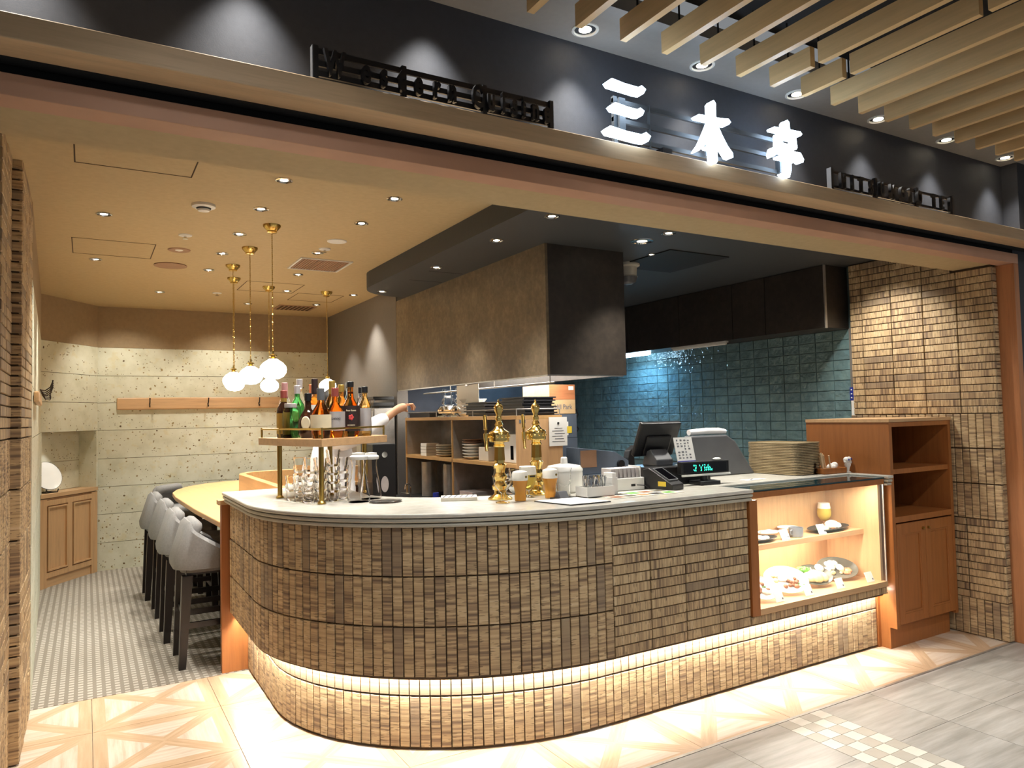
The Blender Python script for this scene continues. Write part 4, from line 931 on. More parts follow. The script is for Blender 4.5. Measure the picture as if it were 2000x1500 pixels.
for i, (x, y) in enumerate(FR): 
    for k in range(2): tumbler(x, y, k, 'dimpled glass tumbler in the low front row by the left brass post, ' + ['left', 'middle', 'right'][i] + (' stack, lower' if k == 0 else ' stack, upper'))
for i, (x, y) in enumerate([(1.0, 4.0), (1.03, 3.9), (1.06, 3.81)]):
    for k in range(4): tumbler(x, y, k, 'dimpled glass tumbler in the second row, %s of three stacks, %s from the bottom' % (['left', 'middle', 'right'][i], ORD[k]))
for i, (x, y) in enumerate([(1.10, 3.72), (1.17, 3.80)]):
    for k in range((5, 4)[i]): tumbler(x, y, k, 'dimpled glass tumbler in the tall stack %s, %s from the bottom' % (['right of the front post', 'next to the carafes'][i], ORD[k]))
t = thing('bar_mat', 'thin pale mat under the glass tumblers on the worktop', 'mat', (1.03, 3.84, 1.0752), .35); MB().bx(-.13, .10, -.19, .2, 0, .0007).build('mat', 'offwhite', t)
def carafe(x, y, lab, s=1.0):
    t = thing('carafe', lab, 'carafe', (x, y, WT), 0, 'glass carafes with white lids')
    pr = [(.052, 0), (.056, .006), (.057, .03), (.046, .10), (.036, .15), (.034, .19), (.040, .215)]
    MB().lathe([(a * s, b_ * s) for a, b_ in pr] + [((a - .003) * s, b_ * s) for a, b_ in pr[::-1]], 24).build('glass_body', 'glassclear', t, True)
    MB().lathe([(.043 * s, .212 * s), (.046 * s, .218 * s), (.046 * s, .228 * s), (.034 * s, .236 * s), (.034 * s, .246 * s), (.0005, .250 * s)], 24).build('lid', 'white', t, True)
carafe(1.195, 3.60, 'tall glass carafe with white lid in front, beside the tumbler stacks'); carafe(1.29, 3.69, 'glass carafe with white lid, standing behind the front one', .97)
t = thing('spoon_rest_dish', 'low flat clear dish at the foot of the carafes', 'dish', (1.30, 3.50, WT)); MB().lathe([(.05, 0), (.08, .006), (.082, .008), (.05, .003), (.0005, .003)], 28).build('dish', 'glassclear', t, True)
t = thing('goblet', 'empty stemmed beer goblet standing in front of the first tap', 'glass', (1.735, 3.075, WT))
MB().lathe([(.0005, 0), (.034, .001), (.034, .004), (.008, .010), (.007, .045), (.020, .055), (.042, .085), (.047, .11), (.042, .145), (.037, .165), (.0355, .165), (.040, .145), (.045, .11), (.040, .087), (.018, .06), (.0005, .057)], 24).build('glass', 'glassclear', t, True)
def beer(x, y, lab, kind):
    t = thing('beer_glass', lab, 'beer', (x, y, WT), 0, 'display beers on the worktop')
    if kind == 'pilsner':
        MB().lathe([(.0005, .001), (.028, .001), (.029, .028), (.026, .034), (.030, .06), (.038, .10)], 20).build('beer', 'beer_amber', t, True)
        MB().lathe([(.038, .100), (.0395, .130), (.036, .142), (.02, .147), (.0005, .148)], 20).build('foam', 'foam', t, True)
    else:
        MB().lathe([(.0005, 0), (.036, .001), (.036, .004), (.008, .01), (.008, .035)], 20).build('stem', 'glassclear', t, True)
        MB().lathe([(.0005, .036), (.02, .042), (.038, .065), (.046, .095), (.045, .115)], 20).build('beer', 'beer_gold', t, True)
        MB().lathe([(.045, .115), (.042, .155), (.040, .157), (.0005, .157)], 20).build('foam', 'foam', t, True)
        MB().bx(-.016, .016, -.047, -.0455, .104, .112).build('print', 'ink', t)
    mb = MB(); mb.at((.012, -.037, .118 if kind == 'pilsner' else .135), (pi / 2, 0, 0)); mb.lathe([(.0005, .002), (.006, .002), (.006, 0)], 10).build('emblem', 'brass_old', t)
beer(1.84, 3.085, 'short amber beer with a round foam head next to the goblet', 'pilsner'); beer(1.955, 3.20, 'golden beer in a stemmed glass between the two amber ones', 'goblet'); beer(2.02, 3.09, 'amber beer on the right beside the black stand', 'pilsner')
t = thing('glass_pitcher', 'frosted clear glass beer mug with curved relief beside the amber beer', 'mug', (2.12, 3.12, WT)); MB().lathe([(.034, 0), (.036, .004), (.034, .05), (.042, .13), (.046, .142), (.043, .142), (.038, .126), (.030, .05), (.03, .01), (.0005, .01)], 24).build('glass', 'glassclear', t, True); MB().tube([(-.036, -.015, .062), (-.018, -.036, .05), (.008, -.039, .056), (.032, -.024, .078)], .004, 6).build('relief', 'glassclear', t, True)
t = thing('glass_stand', 'small low black stand in front of the glass mug', 'stand', (2.05, 3.02, WT)); MB().bx(-.06, .06, -.025, .03, 0, .008).build('base', 'blackp', t); MB().prism_x([(-.02, .008), (.03, .008), (.02, .036), (.0, .036)], -.03, .02).build('holder', 'greyp', t)

# ------------------------------------------------------------------ BEER TAPS
def tap(x, y, lab):
    t = thing('beer_tap', lab, 'beer tap', (x, y, WT), 0, 'gold beer taps on the worktop')
    MB().lathe([(.062, 0), (.062, .006), (.05, .014), (.036, .022), (.030, .03), (.03, .045), (.040, .052), (.042, .066), (.032, .076), (.026, .09), (.034, .10), (.040, .115), (.030, .126), (.026, .132)], 28).build('foot', 'gold', t, True)
    MB().lathe([(.024, .132), (.027, .14), (.034, .165), (.036, .172), (.026, .18), (.026, .195)], 24).build('lower_collar', 'gold', t, True)
    MB().lathe([(.029, .195), (.027, .235), (.026, .262)], 8).build('faceted_column', 'brass_old', t)
    MB().lathe([(.028, .262), (.03, .268), (.024, .276), (.026, .284), (.05, .288), (.052, .294), (.052, .332), (.049, .338), (.034, .346), (.022, .358), (.018, .366)], 28).build('drum', 'gold', t, True)
    MB().lathe([(.018, .366), (.022, .372), (.014, .39), (.018, .402), (.014, .414), (.013, .424), (.022, .446), (.024, .462), (.018, .474), (.008, .482), (.006, .488), (.004, .498), (.0005, .502)], 24).build('finial', 'gold', t, True)
    mb = MB()
    for k in range(14):
        a = 2 * pi * k / 14; mb.ball((.052 * cos(a), .052 * sin(a), .313), .006, 8)
    mb.build('beading', 'gold', t, True)
    sp = MB().tube([(-.045, 0, .322), (-.068, 0, .322), (-.078, -.004, .318)], [.008, .010, .011], 10).tube([(-.078, -.004, .332), (-.078, -.004, .30), (-.080, -.012, .278), (-.083, -.022, .245)], [.012, .011, .008, .0085], 12).build('spout', 'gold', t, True)
    MB().tube([(-.078, -.004, .332), (-.078, -.004, .348), (-.078, -.004, .352), (-.078, -.002, .362), (-.079, .0, .415), (-.079, .0, .424)], [.006, .006, .011, .0085, .0105, .005], 12).build('lever', 'brass_old', t, True)
    return t
tap(1.80, 3.215, 'gold-plated beer tap tower standing behind the empty goblet'); tap(2.058, 3.275, 'gold-plated beer tap tower standing behind the beers, right one of two')

# ------------------------------------------------------------------ SMALL THINGS ALONG THE WORKTOP
t = thing('striped_box', 'flat pale box with dark slanted stripes left of the taps', 'box', (1.63, 3.34, WT), -.45); MB().bx(-.09, .09, -.06, .06, 0, .016).build('body', 'offwhite', t, bevel=.001)
mb = MB()
for k in range(6): mb.add([(-.085 + .028 * k, -.055, .0165), (-.075 + .028 * k, -.055, .0165), (-.06 + .028 * k, .055, .0165), (-.07 + .028 * k, .055, .0165)], [(0, 1, 2, 3)])
mb.build('stripe', 'ink_soft', t)
t = thing('menu_clipboard', 'white sheet on a dark clipboard lying at the worktop edge', 'clipboard', (2.02, 2.885, WT), 0)
mb = MB(); pp = [(-.15, .12), (-.10, -.115), (.125, -.125), (.09, .11)]; mb.prism(pp, 0, .004).build('board', 'blackp', t); MB().prism([(x * .97, y * .97) for x, y in pp], .0042, .0054).build('sheet', 'paper', t)
t = thing('placemat_menu', 'printed menu sheet with food pictures on the worktop in front of the card terminal', 'menu', (2.46, 2.94, WT), 0)
MB().bx(-.23, .23, -.10, .10, 0, .0015).build('sheet', 'offwhite', t)
for k in range(5):
    for j in range(2):
        MB().bx(-.21 + .085 * k, -.145 + .085 * k, -.08 + .085 * j, -.02 + .085 * j, .0016, .0022).build('picture', ['meat', 'greyplate', 'orange', 'slate', 'greens'][(k + 2 * j) % 5], t)
t = thing('rice_warmer', 'round white warmer pot with a knobbed lid behind the mug', 'pot', (2.24, 3.285, WT)); 
MB().lathe([(.085, 0), (.098, .015), (.10, .10), (.098, .112)], 28).build('pot', 'white', t, True); MB().lathe([(.101, .112), (.101, .122), (.088, .140), (.022, .152), (.02, .152), (.018, .182), (.013, .187), (.0005, .187)], 28).build('lid', 'white', t, True)
t = thing('strainer_stack', 'round silver strainer stack with wire handles between the taps', 'strainer', (2.0, 3.40, WT)); MB().lathe([(.05, 0), (.07, .03), (.072, .05), (.06, .07), (.075, .085), (.075, .1)], 24).build('bowls', 'chrome', t, True); MB().tube([(-.06, 0, .1), (-.03, 0, .125), (.03, 0, .125), (.06, 0, .1)], .003, 6).tube([(.02, .05, .1), (.05, .05, .12), (.08, .0, .1)], .003, 6).build('handle', 'chrome', t)
t = thing('cutlery_tray', 'white box full of upright cutlery beside the menu sheet', 'cutlery tray', (2.235, 3.005, WT), 0); MB().bx(-.085, .085, -.05, .05, 0, .004).bx(-.085, .085, -.05, -.045, 0, .052).bx(-.085, .085, .045, .05, 0, .052).bx(-.085, -.08, -.045, .045, 0, .052).bx(.08, .085, -.045, .045, 0, .052).build('box', 'whitep', t)
for k in range(26):
    x, y = random.uniform(-.07, .07), random.uniform(-.03, .03); lx, ly = random.uniform(-.012, .012), random.uniform(-.012, .012); zt_ = random.uniform(.085, .108)
    tag(MB().tube([(0, 0, .006), (lx * .6, ly * .6, zt_ - .03), (lx, ly, zt_)], [.0028, .0028, .006], 6).build('spoon', 'chrome', None, True, loc=(2.235 + x, 3.005 + y, WT + .001)), 'steel spoon standing in the white cutlery box', 'spoon', 'spoons in the white cutlery box')
t = thing('napkin_holder', 'tall narrow white napkin holder right of the cutlery box', 'napkin holder', (2.345, 3.02, WT)); MB().bx(-.018, .018, -.04, .04, 0, .09).build('holder', 'whitep', t, bevel=.002); MB().bx(-.013, .013, -.036, .036, .09, .112).build('napkins', 'paper', t)
t = thing('charger_box', 'white box holding a row of grey pagers, with a port on its side', 'box', (2.535, 3.17, WT), -.08); t.scale = (1.1, 1.1, 1.1); MB().bx(-.10, .10, -.06, .06, 0, .06).build('box', 'whitep', t, bevel=.003); MB().bx(.02, .045, -.0605, -.059, .018, .03).build('socket', 'blackp', t)
for k in range(7): MB().bx(-.085 + .024 * k, -.066 + .024 * k, -.045, .045, .061, .108).build('pager', 'label_silver', t, bevel=.002)
MB().bx(.082, .086, -.05, .05, .06, .115).build('divider', 'whitep', t)
t = thing('charger_cable', 'thin black and blue cable between the white box and the card terminal', 'cable', (2.60, 3.10, WT)); MB().tube([(-.012, -.003, .026), (.03, -.02, .022), (.05, -.03, .004), (.075, -.035, .004), (.085, -.02, .012)], .0025, 6).build('cable', 'blackp', t)
t = thing('card_terminal', 'black wedge card terminal with a yellow sticker on the worktop', 'card terminal', (2.72, 3.03, WT), .25)
MB().prism_x([(-.09, 0), (.10, 0), (.10, .105), (.06, .115), (-.09, .03)], -.055, .055).build('body', 'blackp', t, bevel=.004)
mb = MB(); mb.at((0, -.01, .080), (radians(29.5), 0, 0)); mb.bx(-.04, .04, -.055, .055, -.004, .003).build('screen', 'screenblk', t)
mb = MB(); mb.at((0, -.01, .080), (radians(29.5), 0, 0)); mb.bx(-.044, -.04, -.06, .06, -.004, .005).bx(.04, .044, -.06, .06, -.004, .005).bx(-.04, .04, .055, .06, -.004, .005).bx(-.04, .04, -.06, -.055, -.004, .005).build('screen_rim', 'greyp', t)
MB().bx(-.0562, -.055, -.05, .0, .02, .045).build('sticker', 'yellow', t)
t = thing('customer_display', 'long black customer display with green glowing digits on a foot', 'display', (3.07, 3.08, WT), -.12)
MB().bx(-.17, .17, -.015, .02, .062, .132).build('housing', 'blackp', t, bevel=.004); MB().bx(-.15, .15, -.0165, -.0152, .072, .122).build('window', 'screenblk', t)
mb = MB(); rd = random.Random(3)
for row in range(3):
    for k in range(9 + row):
        if rd.random() < .85:
            for a in range(3):
                for b_ in range(4):
                    if rd.random() < .6: mb.bx(-.085 + .0125 * k + a * .003, -.085 + .0125 * k + a * .003 + .0025, -.0175, -.0167, .112 - .013 * row - b_ * .0026, .112 - .013 * row - b_ * .0026 + .0022)
mb.build('digits', 'vfd', t); MB().bx(-.17, .17, -.03, -.016, .05, .061).build('silver_bar', 'whitep', t, bevel=.003)
MB().lathe([(.022, .012), (.022, .05)], 16).build('neck', 'blackp', t, True); MB().bx(-.07, .07, -.06, .05, 0, .022).build('foot', 'blackp', t, bevel=.003)
t = thing('register_terminal', 'black touch-screen cash register seen from behind', 'cash register', (3.03, 3.30, WT), -.06)
MB().bx(-.27, .17, -.145, .11, 0, .105).build('base', 'blackp', t, bevel=.006)
mb = MB(); mb.at((-.09, .03, .262), (radians(26), 0, .0)); mb.bx(-.147, .147, -.02, .012, -.11, .11).build('monitor', 'blackp', t, bevel=.008)
mb = MB(); mb.at((-.09, .03, .262), (radians(26), 0, .0)); mb.bx(-.09, .09, -.034, -.02, -.10, .03).build('monitor_back', 'blackp', t, bevel=.01)
MB().prism_x([(-.06, .105), (.08, .105), (.05, .18), (-.0, .20), (-.06, .14)], -.16, -.04).build('stand', 'greyp', t, bevel=.004)
t = thing('payment_sign', 'white card of small printed marks with a blue foot on the cash register', 'sign', (3.045, 3.185, WT + .106), -.06)
mb = MB(); mb.at((0, 0, 0), (radians(-14), 0, 0)); mb.bx(-.068, .068, -.002, .002, .004, .165).build('card', 'paper', t)
MB().bx(-.072, .072, -.03, .03, 0, .003).build('foot_card', 'paper', t)
mb = MB(); mb.at((0, 0, 0), (radians(-14), 0, 0)); mb.bx(-.0685, .0685, -.0032, -.0021, .004, .024).build('blue_band', 'blue', t)
mb = MB(); mb.at((0, 0, 0), (radians(-14), 0, 0))
for j in range(7):
    for i in range(4):
        if (j, i) in ((3, 0), (3, 1), (2, 3)): continue
        mb.bx(-.052 + .027 * i, -.052 + .027 * i + rd.uniform(.008, .017), -.0028, -.0021, .038 + .0175 * j, .038 + .0175 * j + rd.uniform(.005, .010))
mb.build('printed_marks', 'ink_soft', t)
t = thing('computer_mouse', 'white computer mouse on top of the customer display', 'mouse', (3.165, 3.069, WT + .1325)); mb = MB(); mb.ball((0, 0, .008), .03, 12, .28, 1, .6).build('shell', 'whitep', t, True)
t = thing('slicer_cover', 'dark grey slanted machine cover with folded white towel on top', 'cover', (3.545, 3.37, WT), -.03); MB().prism_y([(-.26, 0), (.29, 0), (.12, .22), (.05, .262), (-.26, .262)], .02, .09).build('cover', 'greyp', t, bevel=.01)
mb = MB(); mb.tube([(-.25, .05, .284), (-.1, .05, .289), (.0, .05, .287), (.06, .05, .282)], [.019, .022, .022, .016], 10).build('towel', 'cloth', t, True)
t0 = None
NTH = ORD + ['eighth', 'ninth', 'tenth', 'eleventh', 'twelfth', 'thirteenth', 'fourteenth', 'fifteenth', 'sixteenth', 'seventeenth', 'eighteenth', 'nineteenth', 'twentieth']
for k in range(20):
    z = WT + .0005 + .0102 * k
    lb = 'tan serving tray, ' + NTH[k] + ' from the bottom of the tall stack on the worktop'
    if t0 is None:
        t0 = thing('serving_tray', lb, 'tray', (3.975, 3.262, z), .03, 'stacked tan trays')
        mb = MB(); r_ = .045; w2, d2 = .1325, .199; po = []
        for cx_, cy_, a0 in ((w2 - r_, d2 - r_, 0), (-w2 + r_, d2 - r_, pi / 2), (-w2 + r_, -d2 + r_, pi), (w2 - r_, -d2 + r_, 1.5 * pi)):
            po += [(cx_ + r_ * cos(a0 + pi / 2 * q / 5), cy_ + r_ * sin(a0 + pi / 2 * q / 5)) for q in range(6)]
        mb.prism([(x * .965, y * .95) for x, y in po], 0, .004).ring(po + po[:1], [(x * .95, y * .93) for x, y in po + po[:1]], .003, .0092); mb.build('tray', 'tray', t0)
    else: dup(t0, (3.975 + random.uniform(-.002, .002), 3.262 + random.uniform(-.002, .002), z), .03 + random.uniform(-.01, .01), lb)
bk = thing('wooden_basket', 'shallow walnut-coloured tray of chopsticks and small items beside the cabinet', 'tray', (4.15, 3.06, WT), -.05)
MB().bx(-.10, .10, -.055, .055, 0, .008).build('bottom', 'oak_red', bk); MB().bx(-.105, .105, -.06, -.052, 0, .036).bx(-.105, .105, .052, .06, 0, .036).bx(-.105, -.097, -.052, .052, 0, .036).bx(.097, .105, -.052, .052, 0, .036).build('rim', 'oak_red', bk, bevel=.003)
for k in range(14):
    x = -.07 + .0055 * k; tag(MB().tube([(0, 0, 0), (rd.uniform(-.03, -.012), rd.uniform(-.006, .006), rd.uniform(.10, .125))], .0048, 6).build('chopstick', 'chop', None, loc=(4.15 + x, 3.06 + rd.uniform(-.02, .02), WT + .0092)), 'pale wooden chopstick standing in the walnut tray', 'chopstick', 'chopsticks in the walnut tray')
t = thing('glass_jar', 'small clear glass jar at the left end of the walnut tray', 'jar', (4.03, 3.075, WT)); MB().lathe([(.018, 0), (.02, .004), (.019, .06), (.015, .075), (.013, .075), (.016, .06), (.016, .006), (.0005, .006)], 16).build('jar', 'glassclear', t, True)
t = thing('wrapped_tissues', 'crumpled white wrapped packets inside the walnut tray', 'packet', (4.19, 3.06, WT + .009)); mb = MB(); [mb.ball((rd.uniform(-.025, .03), rd.uniform(-.02, .02), .02 + rd.uniform(0, .025)), rd.uniform(.014, .022), 7) for k in range(6)]; mb.build('packets', 'paper', t)
t = thing('ceramic_figurine', 'small blue and white ceramic figurine beside the cabinet', 'figurine', (4.268, 3.0, WT)); MB().lathe([(.02, 0), (.02, .004), (.008, .012), (.012, .03), (.02, .05), (.016, .065), (.008, .07)], 14).build('body', 'white', t, True); mb = MB(); [mb.ball((x, 0, z), r_, 10) for x, z, r_ in ((-.012, .082, .02), (.014, .086, .017), (-.022, .07, .012), (.024, .066, .012))]; mb.build('head', 'white', t, True); MB().ball((.016, -.014, .088), .007, 8).ball((-.014, -.019, .084), .006, 8).build('blue_mark', 'blue', t)
t = thing('paper_slips', 'loose white paper slips on the worktop by the tray stack', 'paper', (3.47, 3.08, WT)); MB().bx(-.08, .09, -.03, .03, 0, .001).build('slip', 'paper', t); MB().tube([(-.03, -.01, .003), (.01, .01, .003)], .002, 6).build('pen', 'blackp', t)

# ------------------------------------------------------------------ DISPLAY CASE
dc = thing('display_case', 'oak-framed glass food display case lit from inside, set into the counter', 'display case', (3.05, 2.735, .40))
# local: x 0..1.185, y 0..0.42, z 0..0.675
W_ = 1.185
MB().bx(0, .058, 0, .42, .0, .612).build('left_frame', 'oak_red', dc); MB().bx(.058, W_, .0, .42, 0, .032).build('bottom_rail', 'oak', dc)
MB().bx(.058, W_ - .02, .40, .42, .032, .655).build('back_panel', 'oak_z', dc); MB().bx(W_ - .022, W_, .03, .40, .032, .655).build('right_panel', 'oak_z', dc)
MB().bx(.058, W_ - .022, .02, .42, .63, .655).build('roof', 'oak', dc); MB().bx(0, W_, 0, .018, .622, .655).build('top_rail', 'oak_red', dc)
MB().bx(.058, W_ - .022, .135, .40, .305, .335).build('inner_shelf', 'oak', dc)
MB().bx(.06, W_ - .002, .004, .009, .034, .621).build('front_pane', 'pane', dc); MB().bx(W_ - .006, W_ - .001, .003, .011, .032, .64).build('pane_edge', 'steel', dc)
MB().bx(0, W_, -.004, .235, .657, .665).build('glass_top', 'glassteal', dc)
MB().bx(.09, W_ - .05, .03, .05, .621, .629).build('light_bar', 'led_case', dc); MB().bx(.09, 1.1, .385, .398, .296, .304).build('light_bar', 'led_case', dc)
o = area(3.64, 2.80, 1.018, 1.0, .06, 15, (1, .93, .80), (radians(-12), 0, 0)); o2 = area(3.60, 2.99, .70, .9, .06, 7, (1, .93, .80))
dz1, dz0 = .40 + .3355, .40 + .0325
def plate_food(x, y, z, lab, mat, sx, sy, tilt, rz, items, depth=.012, flat=False):
    t = thing('plate_of_food', lab, 'dish', (x, y, z), rz, 'sample dishes in the display case')
    tl = radians(tilt); zc = .006 + sin(tl) * sy * .98
    def A(mb): mb.at((0, 0, zc), (tl, 0, 0)); return mb
    A(MB()).lathe([(.0005, -.004), (.55, -.004), (.95, depth), (1.0, depth + .003), (.98, depth + .005), (.9, depth * .9), (.55, .003), (.0005, .003)], 32, sx=sx, sy=sy).build('plate', mat, t, True)
    for nm, m_, pts in items:
        mb = A(MB())
        for (px, py, r_, sz) in pts: mb.ball((px, py, .004 + r_ * sz * .55), r_, 9, sz)
        mb.build(nm, m_, t, True)
    if tilt > 8: MB().tube([(-sx * .5, sy * .4, .003), (-sx * .5, sy * .5, zc + .02), (-sx * .5, sy * .1, zc - .008)], .003, 6).tube([(sx * .5, sy * .4, .003), (sx * .5, sy * .5, zc + .02), (sx * .5, sy * .1, zc - .008)], .003, 6).build('clear_easel', 'glassclear', t)
    return t
def blob(n, rx, ry, r, sz=.6, cx=0, cy=0): return [(cx + rd.uniform(-rx, rx), cy + rd.uniform(-ry, ry), r * rd.uniform(.7, 1.2), sz) for _ in range(n)]
plate_food(3.27, 2.87, dz0, 'white plate cut off by the left frame, lower shelf of the display case', 'white', .095, .085, 38, -.3, [('topping', 'meat', blob(8, .04, .03, .014)), ('sauce', 'cream', blob(6, .04, .03, .018, .4)), ('herbs', 'greens', blob(5, .03, .03, .006))])
plate_food(3.51, 2.90, dz0, 'large white oval plate of meat and rice, lower shelf left of the salad', 'white', .135, .10, 38, -.38, [('rice', 'rice', blob(12, .05, .035, .022, .5, -.01, .03)), ('meat', 'meat', blob(14, .05, .03, .013, .6, .02, -.02)), ('herbs', 'greens', blob(8, .03, .03, .007, .5, .07, -.03)), ('pasta', 'pasta', blob(5, .02, .03, .014, .5, -.07, .01))])
plate_food(3.785, 2.92, dz0, 'oval plate with omelette and green salad in the middle of the lower shelf', 'greyplate', .12, .085, 34, -.25, [('omelette', 'pasta', [(0, -.015, .05, .5), (.04, -.02, .04, .5), (-.04, -.015, .04, .5)]), ('salad', 'greens', blob(16, .05, .02, .015, .7, -.03, .06)), ('onion', 'white', blob(6, .05, .02, .007, .6, -.03, .06)), ('side_bowl', 'white', [(.07, .05, .03, .5)])])
plate_food(4.045, 2.95, dz0, 'dark oval plate of pasta with bacon, right end of the lower shelf', 'greyplate', .135, .09, 36, -.38, [('rice', 'rice', blob(12, .05, .03, .022, .5, -.02, .02)), ('bacon', 'bacon', blob(9, .03, .025, .014, .5, .05, -.02)), ('pasta', 'pasta', blob(10, .06, .035, .013, .5, 0, .0))])
plate_food(3.36, 2.95, dz1, 'black flat plate of cutlets, cut off by the left frame on the upper shelf', 'slate', .13, .07, 0, 0, [('cutlet', 'cream', blob(9, .06, .03, .022, .6)), ('crumbs', 'meat', blob(8, .06, .03, .006))])
plate_food(3.56, 3.06, dz1, 'white folded plate of rice behind the small card, upper shelf', 'white', .085, .055, 0, 0, [('rice', 'rice', blob(8, .04, .02, .022, .6))])
plate_food(3.75, 3.065, dz1, 'white round bowl behind the grey mug, upper shelf', 'white', .07, .06, 0, 0, [('soup', 'cream', blob(4, .02, .02, .02, .5))], .022)
plate_food(4.0, 2.965, dz1, 'long black plate with a rice mound and greens, upper shelf right', 'slate', .19, .085, 0, .1, [('rice', 'rice', [(.04, 0, .045, .7), (.06, -.01, .04, .6)]), ('pasta', 'pasta', blob(8, .03, .02, .02, .6, -.05, .0)), ('greens', 'greens', blob(7, .04, .01, .008, .6, -.05, .02)), ('meat', 'meat', blob(6, .04, .01, .01, .6, .04, -.03))])
t = thing('grey_mug', 'dark grey mug at the front of the upper display shelf', 'mug', (3.655, 2.93, dz1)); MB().lathe([(.036, 0), (.04, .004), (.042, .055), (.039, .055), (.037, .008), (.0005, .008)], 24).build('cup', 'greymug', t, True); MB().tube([(-.04, -.005, .045), (-.062, -.01, .04), (-.06, -.01, .02), (-.039, -.005, .014)], .005, 8).build('handle', 'greymug', t, True)
t = thing('beer_glass', 'golden beer with white foam on the upper shelf inside the display case', 'beer', (4.12, 3.08, dz1)); MB().lathe([(.0005, 0), (.03, .001), (.03, .004), (.006, .01), (.006, .03)], 18).build('stem', 'glassclear', t, True); MB().lathe([(.0005, .031), (.02, .036), (.042, .065), (.044, .09), (.04, .115)], 20).build('beer', 'beer_gold', t, True); MB().lathe([(.04, .115), (.035, .150), (.0005, .153)], 20).build('foam', 'foam', t, True)
def card(x, y, z, lab, rz=0):
    t = thing('price_card', lab, 'card', (x, y, z), rz, 'price cards in the display case'); mb = MB(); mb.at((0, 0, 0), (radians(-24), 0, 0)); mb.bx(-.034, .034, -.001, .001, .001, .062).build('card', 'paper', t)
    mb = MB(); mb.at((0, 0, 0), (radians(-24), 0, 0)); mb.bx(.018, .028, -.002, -.0011, .012, .022).build('printed_mark', 'ink_soft', t)
card(3.525, 2.895, dz1, 'white price card beside the grey mug on the upper shelf'); card(3.85, 2.89, dz1, 'white price card in front of the long black plate')
for x, lb in ((3.315, 'white price card, leftmost on the lower display shelf'), (3.56, 'white price card, second from the left on the lower display shelf'), (3.845, 'white price card, third from the left on the lower display shelf'), (4.13, 'white price card, rightmost on the lower display shelf')): card(x, 2.775, dz0, lb)

# ------------------------------------------------------------------ TALL CABINET
cb = thing('tall_cabinet', 'oak cabinet with open shelves above two panelled doors by the tiled pillar', 'cabinet', (4.30, 2.73, 0))
X1, D_, H_ = .68, .60, 1.42
MB().bx(0, .03, 0, D_, .13, H_ - .02).bx(.0, .03, .045, D_, 0, .13).build('side', 'oak_red', cb); MB().bx(X1 - .03, X1, 0, D_, 0.13, H_ - .02).build('side', 'oak_red', cb)
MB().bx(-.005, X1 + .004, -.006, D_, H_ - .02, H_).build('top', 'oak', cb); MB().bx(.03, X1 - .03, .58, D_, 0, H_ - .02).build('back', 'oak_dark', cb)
MB().bx(.03, X1 - .03, .01, .58, 1.075, 1.105).build('shelf', 'oak_red', cb); MB().bx(.03, X1 - .03, .0, .58, .775, .81).build('shelf', 'oak_red', cb); MB().bx(.03, X1 - .03, 0, .58, H_ - .05, H_ - .021).build('header', 'oak_red', cb)
for s_ in (0, 1):
    x0 = .032 + (X1 - .064) / 2 * s_; x1 = x0 + (X1 - .064) / 2
    d_ = MB().bx(x0 + .002, x0 + .055, -.002, .018, .15, .765).bx(x1 - .055, x1 - .002, -.002, .018, .15, .765).bx(x0 + .055, x1 - .055, -.002, .018, .15, .21).bx(x0 + .055, x1 - .055, -.002, .018, .70, .765).build('door', 'oak_red', cb, bevel=.002)
    MB().bx(x0 + .055, x1 - .055, .006, .016, .21, .70).build('door_panel', 'oak_red', d_)
    MB().bx(x0 + .055, x0 + .066, .001, .006, .21, .70).bx(x1 - .066, x1 - .055, .001, .006, .21, .70).bx(x0 + .066, x1 - .066, .001, .006, .21, .221).bx(x0 + .066, x1 - .066, .001, .006, .689, .70).build('moulding', 'oak_red', d_)
    MB().lathe([(.008, 0), (.008, .012), (.0005, .016)], 10).build('knob', 'brass_old', d_, True, loc=(x1 - .03 if s_ == 0 else x0 + .03, -.002, .72), rot=(pi / 2, 0, 0))
MB().bx(.03, X1 - .03, .045, .06, 0, .145).build('plinth', 'oak_red', cb)
sp_ = MB().bx(-.026, -.002, .106, .58, 0, .345).build('filler_board', 'oak_red', cb)

# ------------------------------------------------------------------ BACK OF HOUSE
t = thing('back_counter', 'long dark-topped work counter in the kitchen under the shelf unit', 'counter', (2.3, 5.05, 0)); MB().bx(0, .60, -.90, 1.18, .76, .80).build('top', 'black', t, bevel=.003); MB().bx(.04, .60, -.88, 1.16, 0, .759).build('cabinet', 'steel', t)
su = thing('shelf_unit', 'oak shelf unit with steel back on the kitchen counter, open towards the bar', 'shelf unit', (2.5, 5.21, .80))
# local y -0.99 .. 0.99 ; front at x=0
MB().bx(0, .37, -.99, .99, .665, .69).build('top_board', 'shelf_oak', su); MB().bx(0, .37, -.976, .978, .335, .36).build('shelf', 'shelf_oak', su)
for y in (.99, .03): MB().bx(.012, .37, y - .012, y, .0, .664).build('upright', 'steel', su); MB().bx(0, .0115, y - .012, y, .0, .664).build('edge_band', 'shelf_oak', su)
MB().bx(0, .37, -.99, -.976, .0, .664).build('end_panel', 'oak_z', su); MB().bx(.35, .37, -.976, .978, 0, .664).build('steel_back', 'steel', su)
MB().tube([(.01, .97, .735), (.01, -.975, .735), (.36, -.975, .735)], .004, 6).build('gallery_rail', 'steel', su)
for x, y in ((.01, -.975), (.01, -.33), (.01, .33), (.01, .97), (.36, -.975)): MB().tube([(x, y, .69), (x, y, .735)], .0035, 6).build('gallery_post', 'steel', su)
MB().bx(.02, .07, -.9915, -.9905, .64, .662).build('marks', 'ink_soft', su)
